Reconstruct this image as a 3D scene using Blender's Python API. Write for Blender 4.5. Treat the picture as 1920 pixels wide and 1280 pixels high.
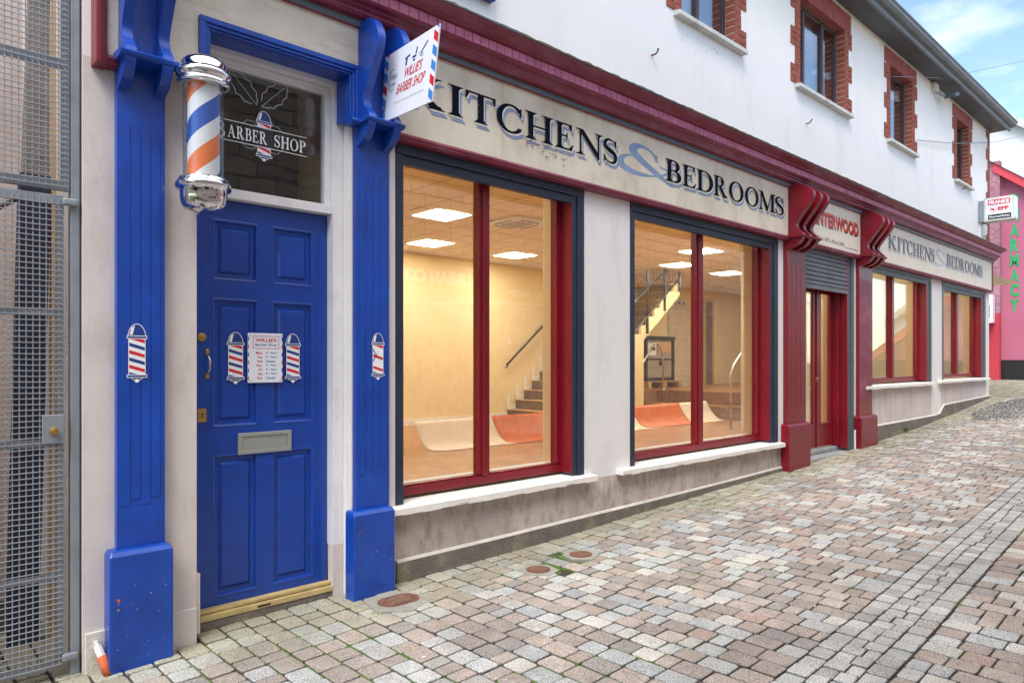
import bpy, bmesh, math, random
from mathutils import Vector, Matrix, noise
random.seed(7)
C = bpy.context.scene.collection
for _o in list(bpy.data.objects): bpy.data.objects.remove(_o)

# ---------------------------------------------------------------- camera
cam_d = bpy.data.cameras.new("camera")
cam = bpy.data.objects.new("camera", cam_d); C.objects.link(cam)
cam.location = (0, -3.87, 1.45)
cam.rotation_euler = (math.radians(90), 0, -math.radians(43.295))
cam_d.sensor_width = 36; cam_d.lens = 36 * 1320 / 1920
cam_d.shift_y = 37.6 / 1920
cam_d.clip_start = 0.05; cam_d.clip_end = 1500
S = bpy.context.scene
S.camera = cam
S.view_settings.view_transform = 'Standard'
S.view_settings.look = 'None'
S.view_settings.exposure = 1.52
S.view_settings.gamma = 1
S.cycles.max_bounces = 10
S.cycles.transparent_max_bounces = 16
S.cycles.sample_clamp_indirect = 6

# ---------------------------------------------------------------- sky
SUN = Vector((-0.50, -0.22, 0.82)).normalized()
w = bpy.data.worlds.new("World"); S.world = w; w.use_nodes = True
N, L = w.node_tree.nodes, w.node_tree.links
for n in list(N): N.remove(n)
out = N.new('ShaderNodeOutputWorld'); bg = N.new('ShaderNodeBackground')
sky = N.new('ShaderNodeTexSky'); sky.sky_type = 'NISHITA'; sky.sun_disc = False
sky.sun_elevation = math.asin(SUN.z); sky.sun_rotation = math.atan2(SUN.x, SUN.y)
sky.air_density = 1.0; sky.dust_density = 0.3; sky.ozone_density = 1.5
tc = N.new('ShaderNodeTexCoord')
mp = N.new('ShaderNodeMapping'); mp.inputs['Scale'].default_value = (1, 1, 2.6)
L.new(tc.outputs['Generated'], mp.inputs['Vector'])
nz = N.new('ShaderNodeTexNoise'); nz.inputs['Scale'].default_value = 3.2; nz.inputs['Detail'].default_value = 7; nz.inputs['Roughness'].default_value = .55
L.new(mp.outputs['Vector'], nz.inputs['Vector'])
rp = N.new('ShaderNodeValToRGB'); rp.color_ramp.elements[0].position = .54; rp.color_ramp.elements[1].position = .86
L.new(nz.outputs['Fac'], rp.inputs['Fac'])
mx = N.new('ShaderNodeMixRGB'); mx.inputs['Color2'].default_value = (6.4, 6.35, 6.3, 1)
sepw = N.new('ShaderNodeSeparateXYZ'); L.new(tc.outputs['Generated'], sepw.inputs[0])
mrw = N.new('ShaderNodeMapRange'); mrw.interpolation_type = 'SMOOTHSTEP'; mrw.inputs['From Min'].default_value = .45; mrw.inputs['From Max'].default_value = .75; mrw.inputs['To Max'].default_value = .92; L.new(sepw.outputs['Z'], mrw.inputs['Value'])
mxw = N.new('ShaderNodeMath'); mxw.operation = 'MAXIMUM'; L.new(rp.outputs['Color'], mxw.inputs[0]); L.new(mrw.outputs[0], mxw.inputs[1])
L.new(mxw.outputs[0], mx.inputs['Fac']); L.new(sky.outputs['Color'], mx.inputs['Color1'])
L.new(mx.outputs['Color'], bg.inputs['Color']); bg.inputs['Strength'].default_value = 0.11
L.new(bg.outputs['Background'], out.inputs['Surface'])

sun_d = bpy.data.lights.new("sun", 'SUN'); sun_d.energy = 1.5; sun_d.angle = math.radians(35); sun_d.color = (1, .965, .92)
sun = bpy.data.objects.new("sun", sun_d); C.objects.link(sun)
sun.rotation_euler = (-SUN).to_track_quat('-Z', 'Y').to_euler()

# ---------------------------------------------------------------- materials
def mat(name, col, rough=.6, var=.12, scale=4., bump=0., bscale=60., metal=0., coat=0., dirt=None, dcol=(.1, .08, .06), dscale=(3, 3, 3), dlo=.5, dhi=.7, col2=None, spec=.5, bdist=.01):
    m = bpy.data.materials.new(name); m.use_nodes = True
    n, l = m.node_tree.nodes, m.node_tree.links
    b = n['Principled BSDF']
    b.inputs['Roughness'].default_value = rough; b.inputs['Metallic'].default_value = metal
    b.inputs['Coat Weight'].default_value = coat; b.inputs['Coat Roughness'].default_value = .08
    b.inputs['Specular IOR Level'].default_value = spec
    g = n.new('ShaderNodeNewGeometry')
    t = n.new('ShaderNodeTexNoise'); t.inputs['Scale'].default_value = scale; t.inputs['Detail'].default_value = 8; t.inputs['Roughness'].default_value = .6
    l.new(g.outputs['Position'], t.inputs['Vector'])
    r = n.new('ShaderNodeValToRGB'); r.color_ramp.elements[0].position = .3; r.color_ramp.elements[1].position = .7
    c2 = col2 or tuple(min(1, c * (1 + var)) for c in col)
    c1 = tuple(c * (1 - var) for c in col) if not col2 else col
    r.color_ramp.elements[0].color = (*c1, 1); r.color_ramp.elements[1].color = (*c2, 1)
    l.new(t.outputs['Fac'], r.inputs['Fac'])
    cout = r.outputs['Color']
    if dirt:
        mpn = n.new('ShaderNodeMapping'); mpn.inputs['Scale'].default_value = dscale
        l.new(g.outputs['Position'], mpn.inputs['Vector'])
        t2 = n.new('ShaderNodeTexNoise'); t2.inputs['Scale'].default_value = 1; t2.inputs['Detail'].default_value = 9; t2.inputs['Roughness'].default_value = .65
        l.new(mpn.outputs['Vector'], t2.inputs['Vector'])
        r2 = n.new('ShaderNodeMapRange'); r2.inputs['From Min'].default_value = dlo; r2.inputs['From Max'].default_value = dhi; r2.inputs['To Max'].default_value = dirt
        l.new(t2.outputs['Fac'], r2.inputs['Value'])
        mm = n.new('ShaderNodeMixRGB'); mm.inputs['Color2'].default_value = (*dcol, 1)
        l.new(r2.outputs['Result'], mm.inputs['Fac']); l.new(cout, mm.inputs['Color1']); cout = mm.outputs['Color']
    l.new(cout, b.inputs['Base Color'])
    if bump:
        t3 = n.new('ShaderNodeTexNoise'); t3.inputs['Scale'].default_value = bscale; t3.inputs['Detail'].default_value = 4
        l.new(g.outputs['Position'], t3.inputs['Vector'])
        bp = n.new('ShaderNodeBump'); bp.inputs['Strength'].default_value = bump; bp.inputs['Distance'].default_value = bdist
        l.new(t3.outputs['Fac'], bp.inputs['Height']); l.new(bp.outputs['Normal'], b.inputs['Normal'])
    return m

def emit(name, col, s):
    m = bpy.data.materials.new(name); m.use_nodes = True
    b = m.node_tree.nodes['Principled BSDF']
    b.inputs['Base Color'].default_value = (.8, .8, .8, 1)
    b.inputs['Emission Color'].default_value = (*col, 1); b.inputs['Emission Strength'].default_value = s
    return m

def glass(name, refl=.07, tint=(.97, .98, .97)):
    m = bpy.data.materials.new(name); m.use_nodes = True
    n, l = m.node_tree.nodes, m.node_tree.links
    for x in list(n): n.remove(x)
    o = n.new('ShaderNodeOutputMaterial'); mixs = n.new('ShaderNodeMixShader')
    tr = n.new('ShaderNodeBsdfTransparent'); tr.inputs['Color'].default_value = (*tint, 1)
    gl = n.new('ShaderNodeBsdfGlossy'); gl.inputs['Roughness'].default_value = .004
    lw = n.new('ShaderNodeLayerWeight'); lw.inputs['Blend'].default_value = .12
    ad = n.new('ShaderNodeMath'); ad.operation = 'ADD'; ad.inputs[1].default_value = refl; ad.use_clamp = True
    ml = n.new('ShaderNodeMath'); ml.operation = 'MULTIPLY'; ml.inputs[1].default_value = .4
    l.new(lw.outputs['Fresnel'], ml.inputs[0]); l.new(ml.outputs[0], ad.inputs[0])
    l.new(ad.outputs[0], mixs.inputs['Fac']); l.new(tr.outputs[0], mixs.inputs[1]); l.new(gl.outputs[0], mixs.inputs[2])
    l.new(mixs.outputs[0], o.inputs['Surface'])
    return m

M = {}
M['white'] = mat('white_render', (.83, .80, .785), .85, .03, 1.2, .25, 90, dirt=.5, dcol=(.60, .56, .53), dscale=(2, 2, .5), dlo=.55, dhi=.8)
M['pier'] = mat('pier_render', (.76, .74, .73), .85, .04, 2, .35, 70, dirt=.35, dcol=(.42, .38, .34), dscale=(5, 5, 1.2), dlo=.52, dhi=.75)
M['beige'] = mat('beige_render', (.66, .59, .56), .9, .06, 3, .45, 190, dirt=.5, dcol=(.36, .3, .26), dscale=(6, 6, 2.4), dlo=.5, dhi=.75)
M['riser'] = mat('dirty_render', (.54, .46, .42), .9, .2, 2.2, .7, 90, dirt=.75, dcol=(.14, .115, .095), dscale=(9, 9, 5), dlo=.47, dhi=.72)
M['riser2'] = mat('weathered_render', (.62, .55, .54), .9, .08, 2, .4, 60, dirt=.6, dcol=(.3, .26, .23), dscale=(7, 7, .8), dlo=.5, dhi=.75)
M['plinth'] = mat('cement_plinth', (.17, .15, .13), .92, .25, 5, .8, 70, dirt=.7, dcol=(.30, .29, .15), dscale=(5, 5, 5), dlo=.52, dhi=.72)
M['plinth_edge'] = mat('cement_edge', (.62, .58, .52), .9, .12, 12, .4, 80, dirt=.6, dcol=(.3, .29, .2), dscale=(9, 9, 9))
M['cream'] = mat('cream_board', (.74, .67, .54), .65, .06, 1.6, .25, 60, dirt=.55, dcol=(.40, .31, .20), dscale=(2.4, 3, 1.6), dlo=.46, dhi=.70)
M['cream_far'] = mat('clean_cream_board', (.80, .74, .62), .6, .04, 1.6, .12, 60, dirt=.35, dcol=(.45, .38, .28), dscale=(5, 3, 1.1), dlo=.55, dhi=.8)
M['ply'] = mat('bleached_plywood', (.70, .63, .50), .75, .08, 3, .6, 40, dirt=.6, dcol=(.40, .33, .23), dscale=(3, 3, 14), dlo=.5, dhi=.72)
M['blue'] = mat('blue_gloss_paint', (.005, .056, .36), .36, .2, 5, .15, 25, coat=.15, dirt=.6, dcol=(.012, .022, .14), dscale=(7, 7, 2.2), dlo=.55, dhi=.75)
M['door_blue'] = mat('blue_door_paint', (.004, .05, .33), .34, .12, 5, .2, 50, coat=.15, dirt=.5, dcol=(.01, .022, .15), dscale=(3, 3, 9), dlo=.5, dhi=.75)
M['maroon'] = mat('maroon_gloss_paint', (.19, .004, .013), .36, .15, 3, .05, 30, coat=.1, dirt=.35, dcol=(.09, .006, .012), dscale=(5, 5, 2), dlo=.5, dhi=.8)
M['maroon_old'] = mat('faded_maroon_paint', (.20, .022, .05), .45, .2, 4, .15, 40, dirt=.6, dcol=(.36, .13, .20), dscale=(3, 8, 6), dlo=.46, dhi=.72)
M['dentil'] = mat('pink_faded_paint', (.58, .17, .27), .5, .2, 6, .15, 40, dirt=.5, dcol=(.2, .035, .07), dscale=(4, 8, 4))  # faded maroon, with the pink tone of top light put into the colour
M['lead'] = mat('mossy_lead', (.12, .13, .12), .9, .3, 9, .8, 60, dirt=.8, dcol=(.10, .12, .03), dscale=(6, 6, 6), dlo=.45, dhi=.6)
M['navy'] = mat('navy_shutter_paint', (.018, .028, .055), .5, .2, 3, .08, 40, dirt=.35, dcol=(.05, .06, .09), dscale=(3, 3, 9), dlo=.52, dhi=.8)
M['greygreen'] = mat('grey_green_metal', (.075, .10, .11), .5, .15, 3, .05, 40, dirt=.4, dcol=(.16, .18, .18), dscale=(3, 3, 9), dlo=.5, dhi=.8)
M['slat'] = mat('shutter_slats', (.13, .14, .17), .45, .12, 4, .05, 40, dirt=.5, dcol=(.06, .06, .07), dscale=(4, 4, 1), dlo=.5, dhi=.75)
M['sill'] = mat('painted_sill', (.80, .77, .73), .7, .06, 5, .3, 60, dirt=.5, dcol=(.45, .41, .36), dscale=(7, 7, 12), dlo=.55, dhi=.75)
M['csill'] = mat('concrete_sill', (.62, .61, .56), .85, .1, 7, .3, 60, dirt=.6, dcol=(.2, .2, .18), dscale=(6, 6, 6), dlo=.52, dhi=.75)
M['wframe'] = mat('white_frame_paint', (.74, .73, .74), .45, .05, 5, .1, 40, dirt=.35, dcol=(.45, .42, .4), dscale=(6, 6, 6), dlo=.55, dhi=.75)
M['brick'] = mat('red_brick', (.24, .05, .032), .85, .3, 7, .5, 60, col2=(.36, .10, .06), dirt=.5, dcol=(.16, .05, .04), dscale=(8, 8, 8))
M['soldier'] = mat('shaded_brick', (.26, .05, .05), .85, .25, 7, .4, 60, col2=(.36, .10, .09))  # lintel bricks, a slightly more purple red than the jamb bricks
M['mortar'] = mat('mortar', (.42, .37, .33), .95, .1, 20, .3, 80)
M['brownframe'] = mat('brown_window_frame', (.055, .03, .03), .4, .15, 5, 0)
M['soffit'] = mat('dark_soffit', (.10, .105, .115), .7, .12, 6, .1, 40)
M['gutter'] = mat('grey_gutter', (.16, .17, .18), .5, .15, 4, 0)
M['slate'] = mat('roof_slate', (.09, .09, .10), .8, .25, 6, .3, 20)
M['brass'] = mat('aged_brass', (.50, .33, .10), .4, .25, 20, .1, 60, metal=.9)
M['chrome'] = mat('chrome', (.82, .83, .86), .07, .03, 10, 0, metal=1)
M['chrome_worn'] = mat('pitted_chrome', (.78, .79, .82), .13, .05, 10, .1, 70, metal=1, dirt=1, dcol=(.08, .06, .045), dscale=(26, 26, 44), dlo=.54, dhi=.60)
M['steel'] = mat('brushed_steel', (.55, .52, .48), .3, .05, 10, 0, metal=1)
M['galv'] = mat('galvanised_steel', (.28, .31, .35), .5, .18, 9, .1, 40, metal=.35, dirt=.3, dcol=(.2, .2, .2), dscale=(9, 9, 9))
M['galv_wire'] = mat('galvanised_wire', (.36, .38, .42), .45, .1, 9, 0, metal=.35)
M['rust'] = mat('rusty_iron', (.13, .05, .035), .8, .3, 25, .7, 90, col2=(.22, .09, .06), dirt=.6, dcol=(.10, .05, .04), dscale=(20, 20, 20))
M['concrete'] = mat('concrete_collar', (.27, .26, .23), .9, .15, 12, .5, 80, dirt=.6, dcol=(.2, .23, .10), dscale=(9, 9, 9))
M['wpaint'] = mat('white_vinyl', (.82, .82, .84), .45, .02, 5)
M['rpaint'] = mat('red_vinyl', (.62, .02, .03), .45, .04, 5)
M['bpaint'] = mat('blue_vinyl', (.01, .045, .22), .45, .04, 5)
M['skyblue'] = mat('light_blue_vinyl', (.05, .22, .62), .45, .04, 5)
M['ink'] = mat('navy_letter_paint', (.004, .005, .013), .8, .1, 5, spec=.12)
M['inkfade'] = mat('faded_letter_paint', (.11, .12, .14), .6, .35, 9, col2=(.22, .24, .27))
M['shade'] = mat('blue_grey_letter_paint', (.22, .30, .46), .55, .08, 3, dirt=.3, dcol=(.34, .42, .55), dscale=(3, 3, 3))
M['shadefade'] = mat('faded_blue_letter_paint', (.50, .55, .60), .6, .1, 5)
M['halo'] = mat('cream_letter_outline', (.80, .75, .66), .6, .05, 5)
M['wwred'] = mat('red_letter_paint', (.66, .06, .04), .5, .15, 3, dirt=.4, dcol=(.78, .28, .22), dscale=(2, 2, 8))
M['black'] = mat('black_paint', (.015, .015, .017), .4, .1, 5)
M['greytext'] = mat('grey_print', (.35, .35, .38), .5)
M['signwhite'] = mat('sign_white', (.80, .82, .88), .22, .02, 4, coat=.2)
M['orange'] = mat('orange_vinyl', (1.0, .17, .01), .4, .04, 5)
M['iwall'] = mat('cream_interior_paint', (.85, .70, .42), .7, .03, 2)
M['iwall2'] = mat('pale_interior_paint', (.82, .74, .58), .7, .03, 2)
M['ifloor'] = mat('laminate_floor', (.44, .205, .065), .3, .2, 3, 0, dirt=.5, dcol=(.30, .13, .05), dscale=(2, 22, 2), dlo=.4, dhi=.7)
M['platform'] = mat('brown_riser', (.24, .12, .06), .5, .2, 5, 0, dirt=.4, dcol=(.14, .07, .04), dscale=(6, 6, 3))
M['tread'] = mat('stair_carpet', (.17, .12, .08), .9, .2, 20, .3, 90)
M['glass'] = glass('shop_glass', .155)
M['glass_up'] = glass('upper_glass', .42)
M['glass_tube'] = glass('pole_glass', .03, (.96, .97, .97))
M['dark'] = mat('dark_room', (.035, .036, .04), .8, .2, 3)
M['lit'] = emit('lit_diffuser', (1, .91, .72), 18)
M['tiles_i'] = mat('beige_tile', (.55, .46, .33), .5, .06, 6)
M['pinkwall'] = mat('pink_paint', (.44, .12, .19), .85, .08, .5, .25, 20, dirt=.4, dcol=(.48, .16, .24), dscale=(.6, .6, .3), dlo=.45, dhi=.7)
M['redwall'] = mat('red_paint', (.48, .04, .06), .85, .06, .6, .3, 12)
M['mauve'] = mat('mauve_roughcast', (.36, .16, .20), .95, .25, 2.2, 1.0, 9, dirt=.5, dcol=(.28, .2, .24), dscale=(2, 2, 2), bdist=.05)
M['green'] = mat('green_letter_paint', (.02, .33, .11), .6, .1, 5, dirt=.4, dcol=(.2, .5, .3), dscale=(3, 3, 3))
M['redfascia'] = mat('red_bargeboard', (.60, .05, .07), .5, .08, 2)
M['white_gable'] = mat('pale_gable_render', (.68, .70, .68), .85, .05, 1, .1, 20)
M['timber'] = mat('weathered_timber', (.24, .22, .20), .85, .25, 6, .5, 40, dirt=.6, dcol=(.10, .09, .085), dscale=(18, 18, 1.2))
M['navyboard'] = mat('dark_blue_board', (.025, .035, .065), .5, .3, 5, .1, 30)
M['alley'] = mat('alley_render', (.62, .53, .48), .9, .08, 2, .4, 50, dirt=.5, dcol=(.38, .3, .24), dscale=(4, 4, 1.5))
M['terra'] = mat('terracotta', (.55, .12, .04), .8, .15, 30, .3, 60)
M['gravel'] = mat('dark_gravel', (.17, .175, .19), .9, .4, 30, .8, 60)
M['sand'] = mat('spilt_sand', (.52, .36, .2), .95, .15, 12, .4, 80)
M['leafm'] = mat('weed_leaf', (.12, .26, .03), .6, .2, 20)
M['fittext'] = mat('etched_line', (.45, .46, .48), .5)
M['pallet'] = mat('pallet_wood', (.52, .34, .15), .8, .2, 12)
M['machine'] = mat('grey_panel', (.36, .33, .28), .5, .15, 8)
M['paper'] = mat('white_paper', (.86, .85, .82), .6, .02, 4)
M['tan'] = mat('tan_board', (.60, .38, .17), .6, .1, 4)
M['curtain'] = mat('net_curtain', (.84, .80, .70), .8, .04, 6)

def brickmat(name, c1, c2, mortar, sx, w_, h_, bump=.5, axes='xz', msize=.02, nscale=3., ovl=.7):
    m = mat(name, c1, .9, .1, nscale)
    n, l = m.node_tree.nodes, m.node_tree.links
    b = n['Principled BSDF']; g = [x for x in n if x.type == 'NEW_GEOMETRY'][0]
    sp = n.new('ShaderNodeSeparateXYZ'); cb = n.new('ShaderNodeCombineXYZ')
    l.new(g.outputs['Position'], sp.inputs[0])
    l.new(sp.outputs[axes[0].upper()], cb.inputs[0]); l.new(sp.outputs[axes[1].upper()], cb.inputs[1])
    # irregular courses: disturb the coordinates a little
    t = n.new('ShaderNodeTexNoise'); t.inputs['Scale'].default_value = 2.5; l.new(g.outputs['Position'], t.inputs['Vector'])
    ad = n.new('ShaderNodeVectorMath'); ad.operation = 'MULTIPLY_ADD'; ad.inputs[1].default_value = (sx, sx, 0)
    l.new(t.outputs['Color'], ad.inputs[0]); l.new(cb.outputs[0], ad.inputs[2])
    k = n.new('ShaderNodeTexBrick'); k.inputs['Scale'].default_value = 1
    k.inputs['Brick Width'].default_value = w_; k.inputs['Row Height'].default_value = h_; k.inputs['Mortar Size'].default_value = msize
    k.inputs['Mortar Smooth'].default_value = .3
    k.inputs['Color1'].default_value = (*c1, 1); k.inputs['Color2'].default_value = (*c2, 1); k.inputs['Mortar'].default_value = (*mortar, 1)
    l.new(ad.outputs[0], k.inputs['Vector'])
    old = b.inputs['Base Color'].links[0].from_socket
    mm = n.new('ShaderNodeMixRGB'); mm.blend_type = 'MULTIPLY'; mm.inputs['Fac'].default_value = .0
    l.new(k.outputs['Color'], b.inputs['Base Color'])
    t4 = n.new('ShaderNodeTexNoise'); t4.inputs['Scale'].default_value = nscale * 4; t4.inputs['Detail'].default_value = 6; l.new(g.outputs['Position'], t4.inputs['Vector'])
    mul = n.new('ShaderNodeMixRGB'); mul.blend_type = 'OVERLAY'; mul.inputs['Fac'].default_value = ovl
    l.new(k.outputs['Color'], mul.inputs['Color1']); l.new(t4.outputs['Fac'], mul.inputs['Color2']); l.new(mul.outputs[0], b.inputs['Base Color'])
    inv = n.new('ShaderNodeMath'); inv.operation = 'SUBTRACT'; inv.inputs[0].default_value = 1; l.new(k.outputs['Fac'], inv.inputs[1])
    a2 = n.new('ShaderNodeMath'); a2.operation = 'MULTIPLY_ADD'; a2.inputs[1].default_value = .5
    l.new(t4.outputs['Fac'], a2.inputs[0]); l.new(inv.outputs[0], a2.inputs[2])
    bp = n.new('ShaderNodeBump'); bp.inputs['Strength'].default_value = bump; bp.inputs['Distance'].default_value = .02
    l.new(a2.outputs[0], bp.inputs['Height']); l.new(bp.outputs[0], b.inputs['Normal'])
    return m
M['stone'] = brickmat('rubble_stone', (.82, .70, .56), (.62, .52, .42), (.22, .17, .13), .22, .5, .19, .9, 'xz', .010)
M['ceil'] = brickmat('ceiling_tiles', (.84, .70, .50), (.85, .71, .51), (.30, .2, .12), 0, .6, .6, .1, 'xy', .008, ovl=.15)
M['ceil'].node_tree.nodes['Brick Texture'].offset = 0
M['walltile'] = brickmat('wall_tiles', (.66, .58, .44), (.69, .61, .47), (.82, .76, .62), 0, .3, .14, .1, 'xz', .006, ovl=.15)

# ---------------------------------------------------------------- mesh builder
class MB:
    def __init__(s): s.v = []; s.f = []; s.m = []; s.sm = []; s.mats = []
    def mi(s, m):
        m = M[m] if isinstance(m, str) else m
        if m not in s.mats: s.mats.append(m)
        return s.mats.index(m)
    def add(s, vs, fs, m, smooth=False):
        b = len(s.v); s.v += [tuple(v) for v in vs]; k = s.mi(m)
        for f in fs: s.f.append([i + b for i in f]); s.m.append(k); s.sm.append(smooth)
        return s
    def box(s, x0, x1, y0, y1, z0, z1, m):
        return s.add([(x0,y0,z0),(x1,y0,z0),(x1,y1,z0),(x0,y1,z0),(x0,y0,z1),(x1,y0,z1),(x1,y1,z1),(x0,y1,z1)],
              [(0,3,2,1),(4,5,6,7),(0,1,5,4),(1,2,6,5),(2,3,7,6),(3,0,4,7)], m)
    def prismx(s, prof, x0, x1, m, smooth=False):   # prof = [(y,z)] closed
        n = len(prof)
        vs = [(x0, y, z) for y, z in prof] + [(x1, y, z) for y, z in prof]
        fs = [(i, (i+1) % n, (i+1) % n + n, i + n) for i in range(n)]
        s.add(vs, fs, m, smooth); return s.add(vs, [tuple(range(n))[::-1], tuple(range(n, 2*n))], m)
    def prismy(s, prof, y0, y1, m):   # prof = [(x,z)]
        n = len(prof)
        vs = [(x, y0, z) for x, z in prof] + [(x, y1, z) for x, z in prof]
        return s.add(vs, [(i, (i+1) % n, (i+1) % n + n, i + n) for i in range(n)] + [tuple(range(n))[::-1], tuple(range(n, 2*n))], m)
    def prismz(s, prof, z0, z1, m):
        n = len(prof)
        vs = [(x, y, z0) for x, y in prof] + [(x, y, z1) for x, y in prof]
        return s.add(vs, [(i, (i+1) % n, (i+1) % n + n, i + n) for i in range(n)] + [tuple(range(n))[::-1], tuple(range(n, 2*n))], m)
    def lathe(s, cx, cy, prof, m, n=40, smooth=True):   # prof = [(r,z)]
        vs = []; fs = []
        for r, z in prof:
            for i in range(n):
                a = 2*math.pi*i/n; vs.append((cx + r*math.cos(a), cy + r*math.sin(a), z))
        for j in range(len(prof)-1):
            for i in range(n): fs.append((j*n+i, j*n+(i+1) % n, (j+1)*n+(i+1) % n, (j+1)*n+i))
        return s.add(vs, fs, m, smooth)
    def tube(s, pts, r, m, n=8, smooth=True):
        pts = [Vector(p) for p in pts]; vs = []; fs = []
        for j, p in enumerate(pts):
            d = (pts[min(j+1, len(pts)-1)] - pts[max(j-1, 0)]).normalized()
            up = Vector((0, 0, 1)) if abs(d.z) < .9 else Vector((1, 0, 0))
            a = d.cross(up).normalized(); b = d.cross(a)
            for i in range(n):
                t = 2*math.pi*i/n; vs.append(p + (a*math.cos(t) + b*math.sin(t))*r)
        for j in range(len(pts)-1):
            for i in range(n): fs.append((j*n+i, j*n+(i+1) % n, (j+1)*n+(i+1) % n, (j+1)*n+i))
        fs += [tuple(range(n)), tuple(range((len(pts)-1)*n, len(pts)*n))]
        return s.add(vs, fs, m, smooth)
    def build(s, name, parent=None, label=None, bevel=0, kind=None):
        me = bpy.data.meshes.new(name)
        o = bpy.data.objects.new(name, me); C.objects.link(o)
        off = Vector((0, 0, 0))
        if parent:
            p = parent
            while p: off += p.location; p = p.parent
            o.parent = parent
        me.from_pydata([Vector(v) - off for v in s.v], [], s.f)
        for m in s.mats: me.materials.append(m)
        me.polygons.foreach_set('material_index', s.m)
        me.polygons.foreach_set('use_smooth', s.sm)
        me.update()
        bm = bmesh.new(); bm.from_mesh(me)
        if len(bm.faces) < 20000: bmesh.ops.recalc_face_normals(bm, faces=bm.faces)
        bm.to_mesh(me); bm.free()
        if bevel:
            b = o.modifiers.new('bevel', 'BEVEL'); b.width = bevel; b.segments = 2; b.limit_method = 'ANGLE'; b.angle_limit = math.radians(50)
        if label: o['label'] = label
        if kind: o['kind'] = kind
        return o

def thing(name, label, cat, loc=(0, 0, 0), group=None):
    o = bpy.data.objects.new(name, None); C.objects.link(o); o.location = loc
    o['label'] = label; o['category'] = cat
    if group: o['group'] = group
    return o
def tag(o, label, cat, group=None):
    o['label'] = label; o['category'] = cat
    if group: o['group'] = group
    return o

# ---------------------------------------------------------------- lettering
def strip(pts, ws):   # centre line + widths -> quads
    vs = []; n = len(pts)
    for i, (x, y) in enumerate(pts):
        a = pts[max(i-1, 0)]; b = pts[min(i+1, n-1)]
        dx, dy = b[0]-a[0], b[1]-a[1]; q = math.hypot(dx, dy) or 1; nx, ny = -dy/q, dx/q; h = ws[i]/2
        vs += [(x+nx*h, y+ny*h), (x-nx*h, y-ny*h)]
    return (vs, [(2*i, 2*i+1, 2*i+3, 2*i+2) for i in range(n-1)])
def arc(cx, cy, rx, ry, a0, a1, thick, thin, n=28, ax=0):
    pts = []; ws = []
    for i in range(n+1):
        a = math.radians(a0 + (a1-a0)*i/n)
        pts.append((cx + rx*math.cos(a), cy + ry*math.sin(a)))
        ws.append(thin + (thick-thin)*abs(math.cos(a-ax))**1.6)
    return strip(pts, ws)
def poly(p): return (list(p), [tuple(range(len(p)))])
def serif(x, y, hw, sw, d):
    return poly([(x-hw, y), (x+hw, y), (x+hw, y+.03*d), (x+sw/2+.05, y+.05*d), (x+sw/2, y+.13*d), (x-sw/2, y+.13*d), (x-sw/2-.05, y+.05*d), (x-hw, y+.03*d)])
def stem(x, w=.17, hw=.19, b=True, t=True):
    r = [poly([(x-w/2, .0), (x+w/2, .0), (x+w/2, 1), (x-w/2, 1)])]
    if b: r.append(serif(x, 0, hw, w, 1))
    if t: r.append(serif(x, 1, hw, w, -1))
    return r
def line(x0, y0, x1, y1, w0, w1=None): return strip([(x0, y0), (x1, y1)], [w0, w1 or w0])
def cubic(p, n=16):
    r = []
    for i in range(n+1):
        t = i/n; u = 1-t
        r.append(tuple(u**3*p[0][k] + 3*u*u*t*p[1][k] + 3*u*t*t*p[2][k] + t**3*p[3][k] for k in (0, 1)))
    return r
def curve(segs, wf):
    pts = []
    for sgm in segs: pts += cubic(sgm)[(1 if pts else 0):]
    n = len(pts)-1
    return strip(pts, [wf(i/n) for i in range(n+1)])
def lerp(ks):
    def f(t):
        for (a, x), (b, y) in zip(ks, ks[1:]):
            if t <= b: return x + (y-x)*(t-a)/(b-a)
        return ks[-1][1]
    return f
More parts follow.
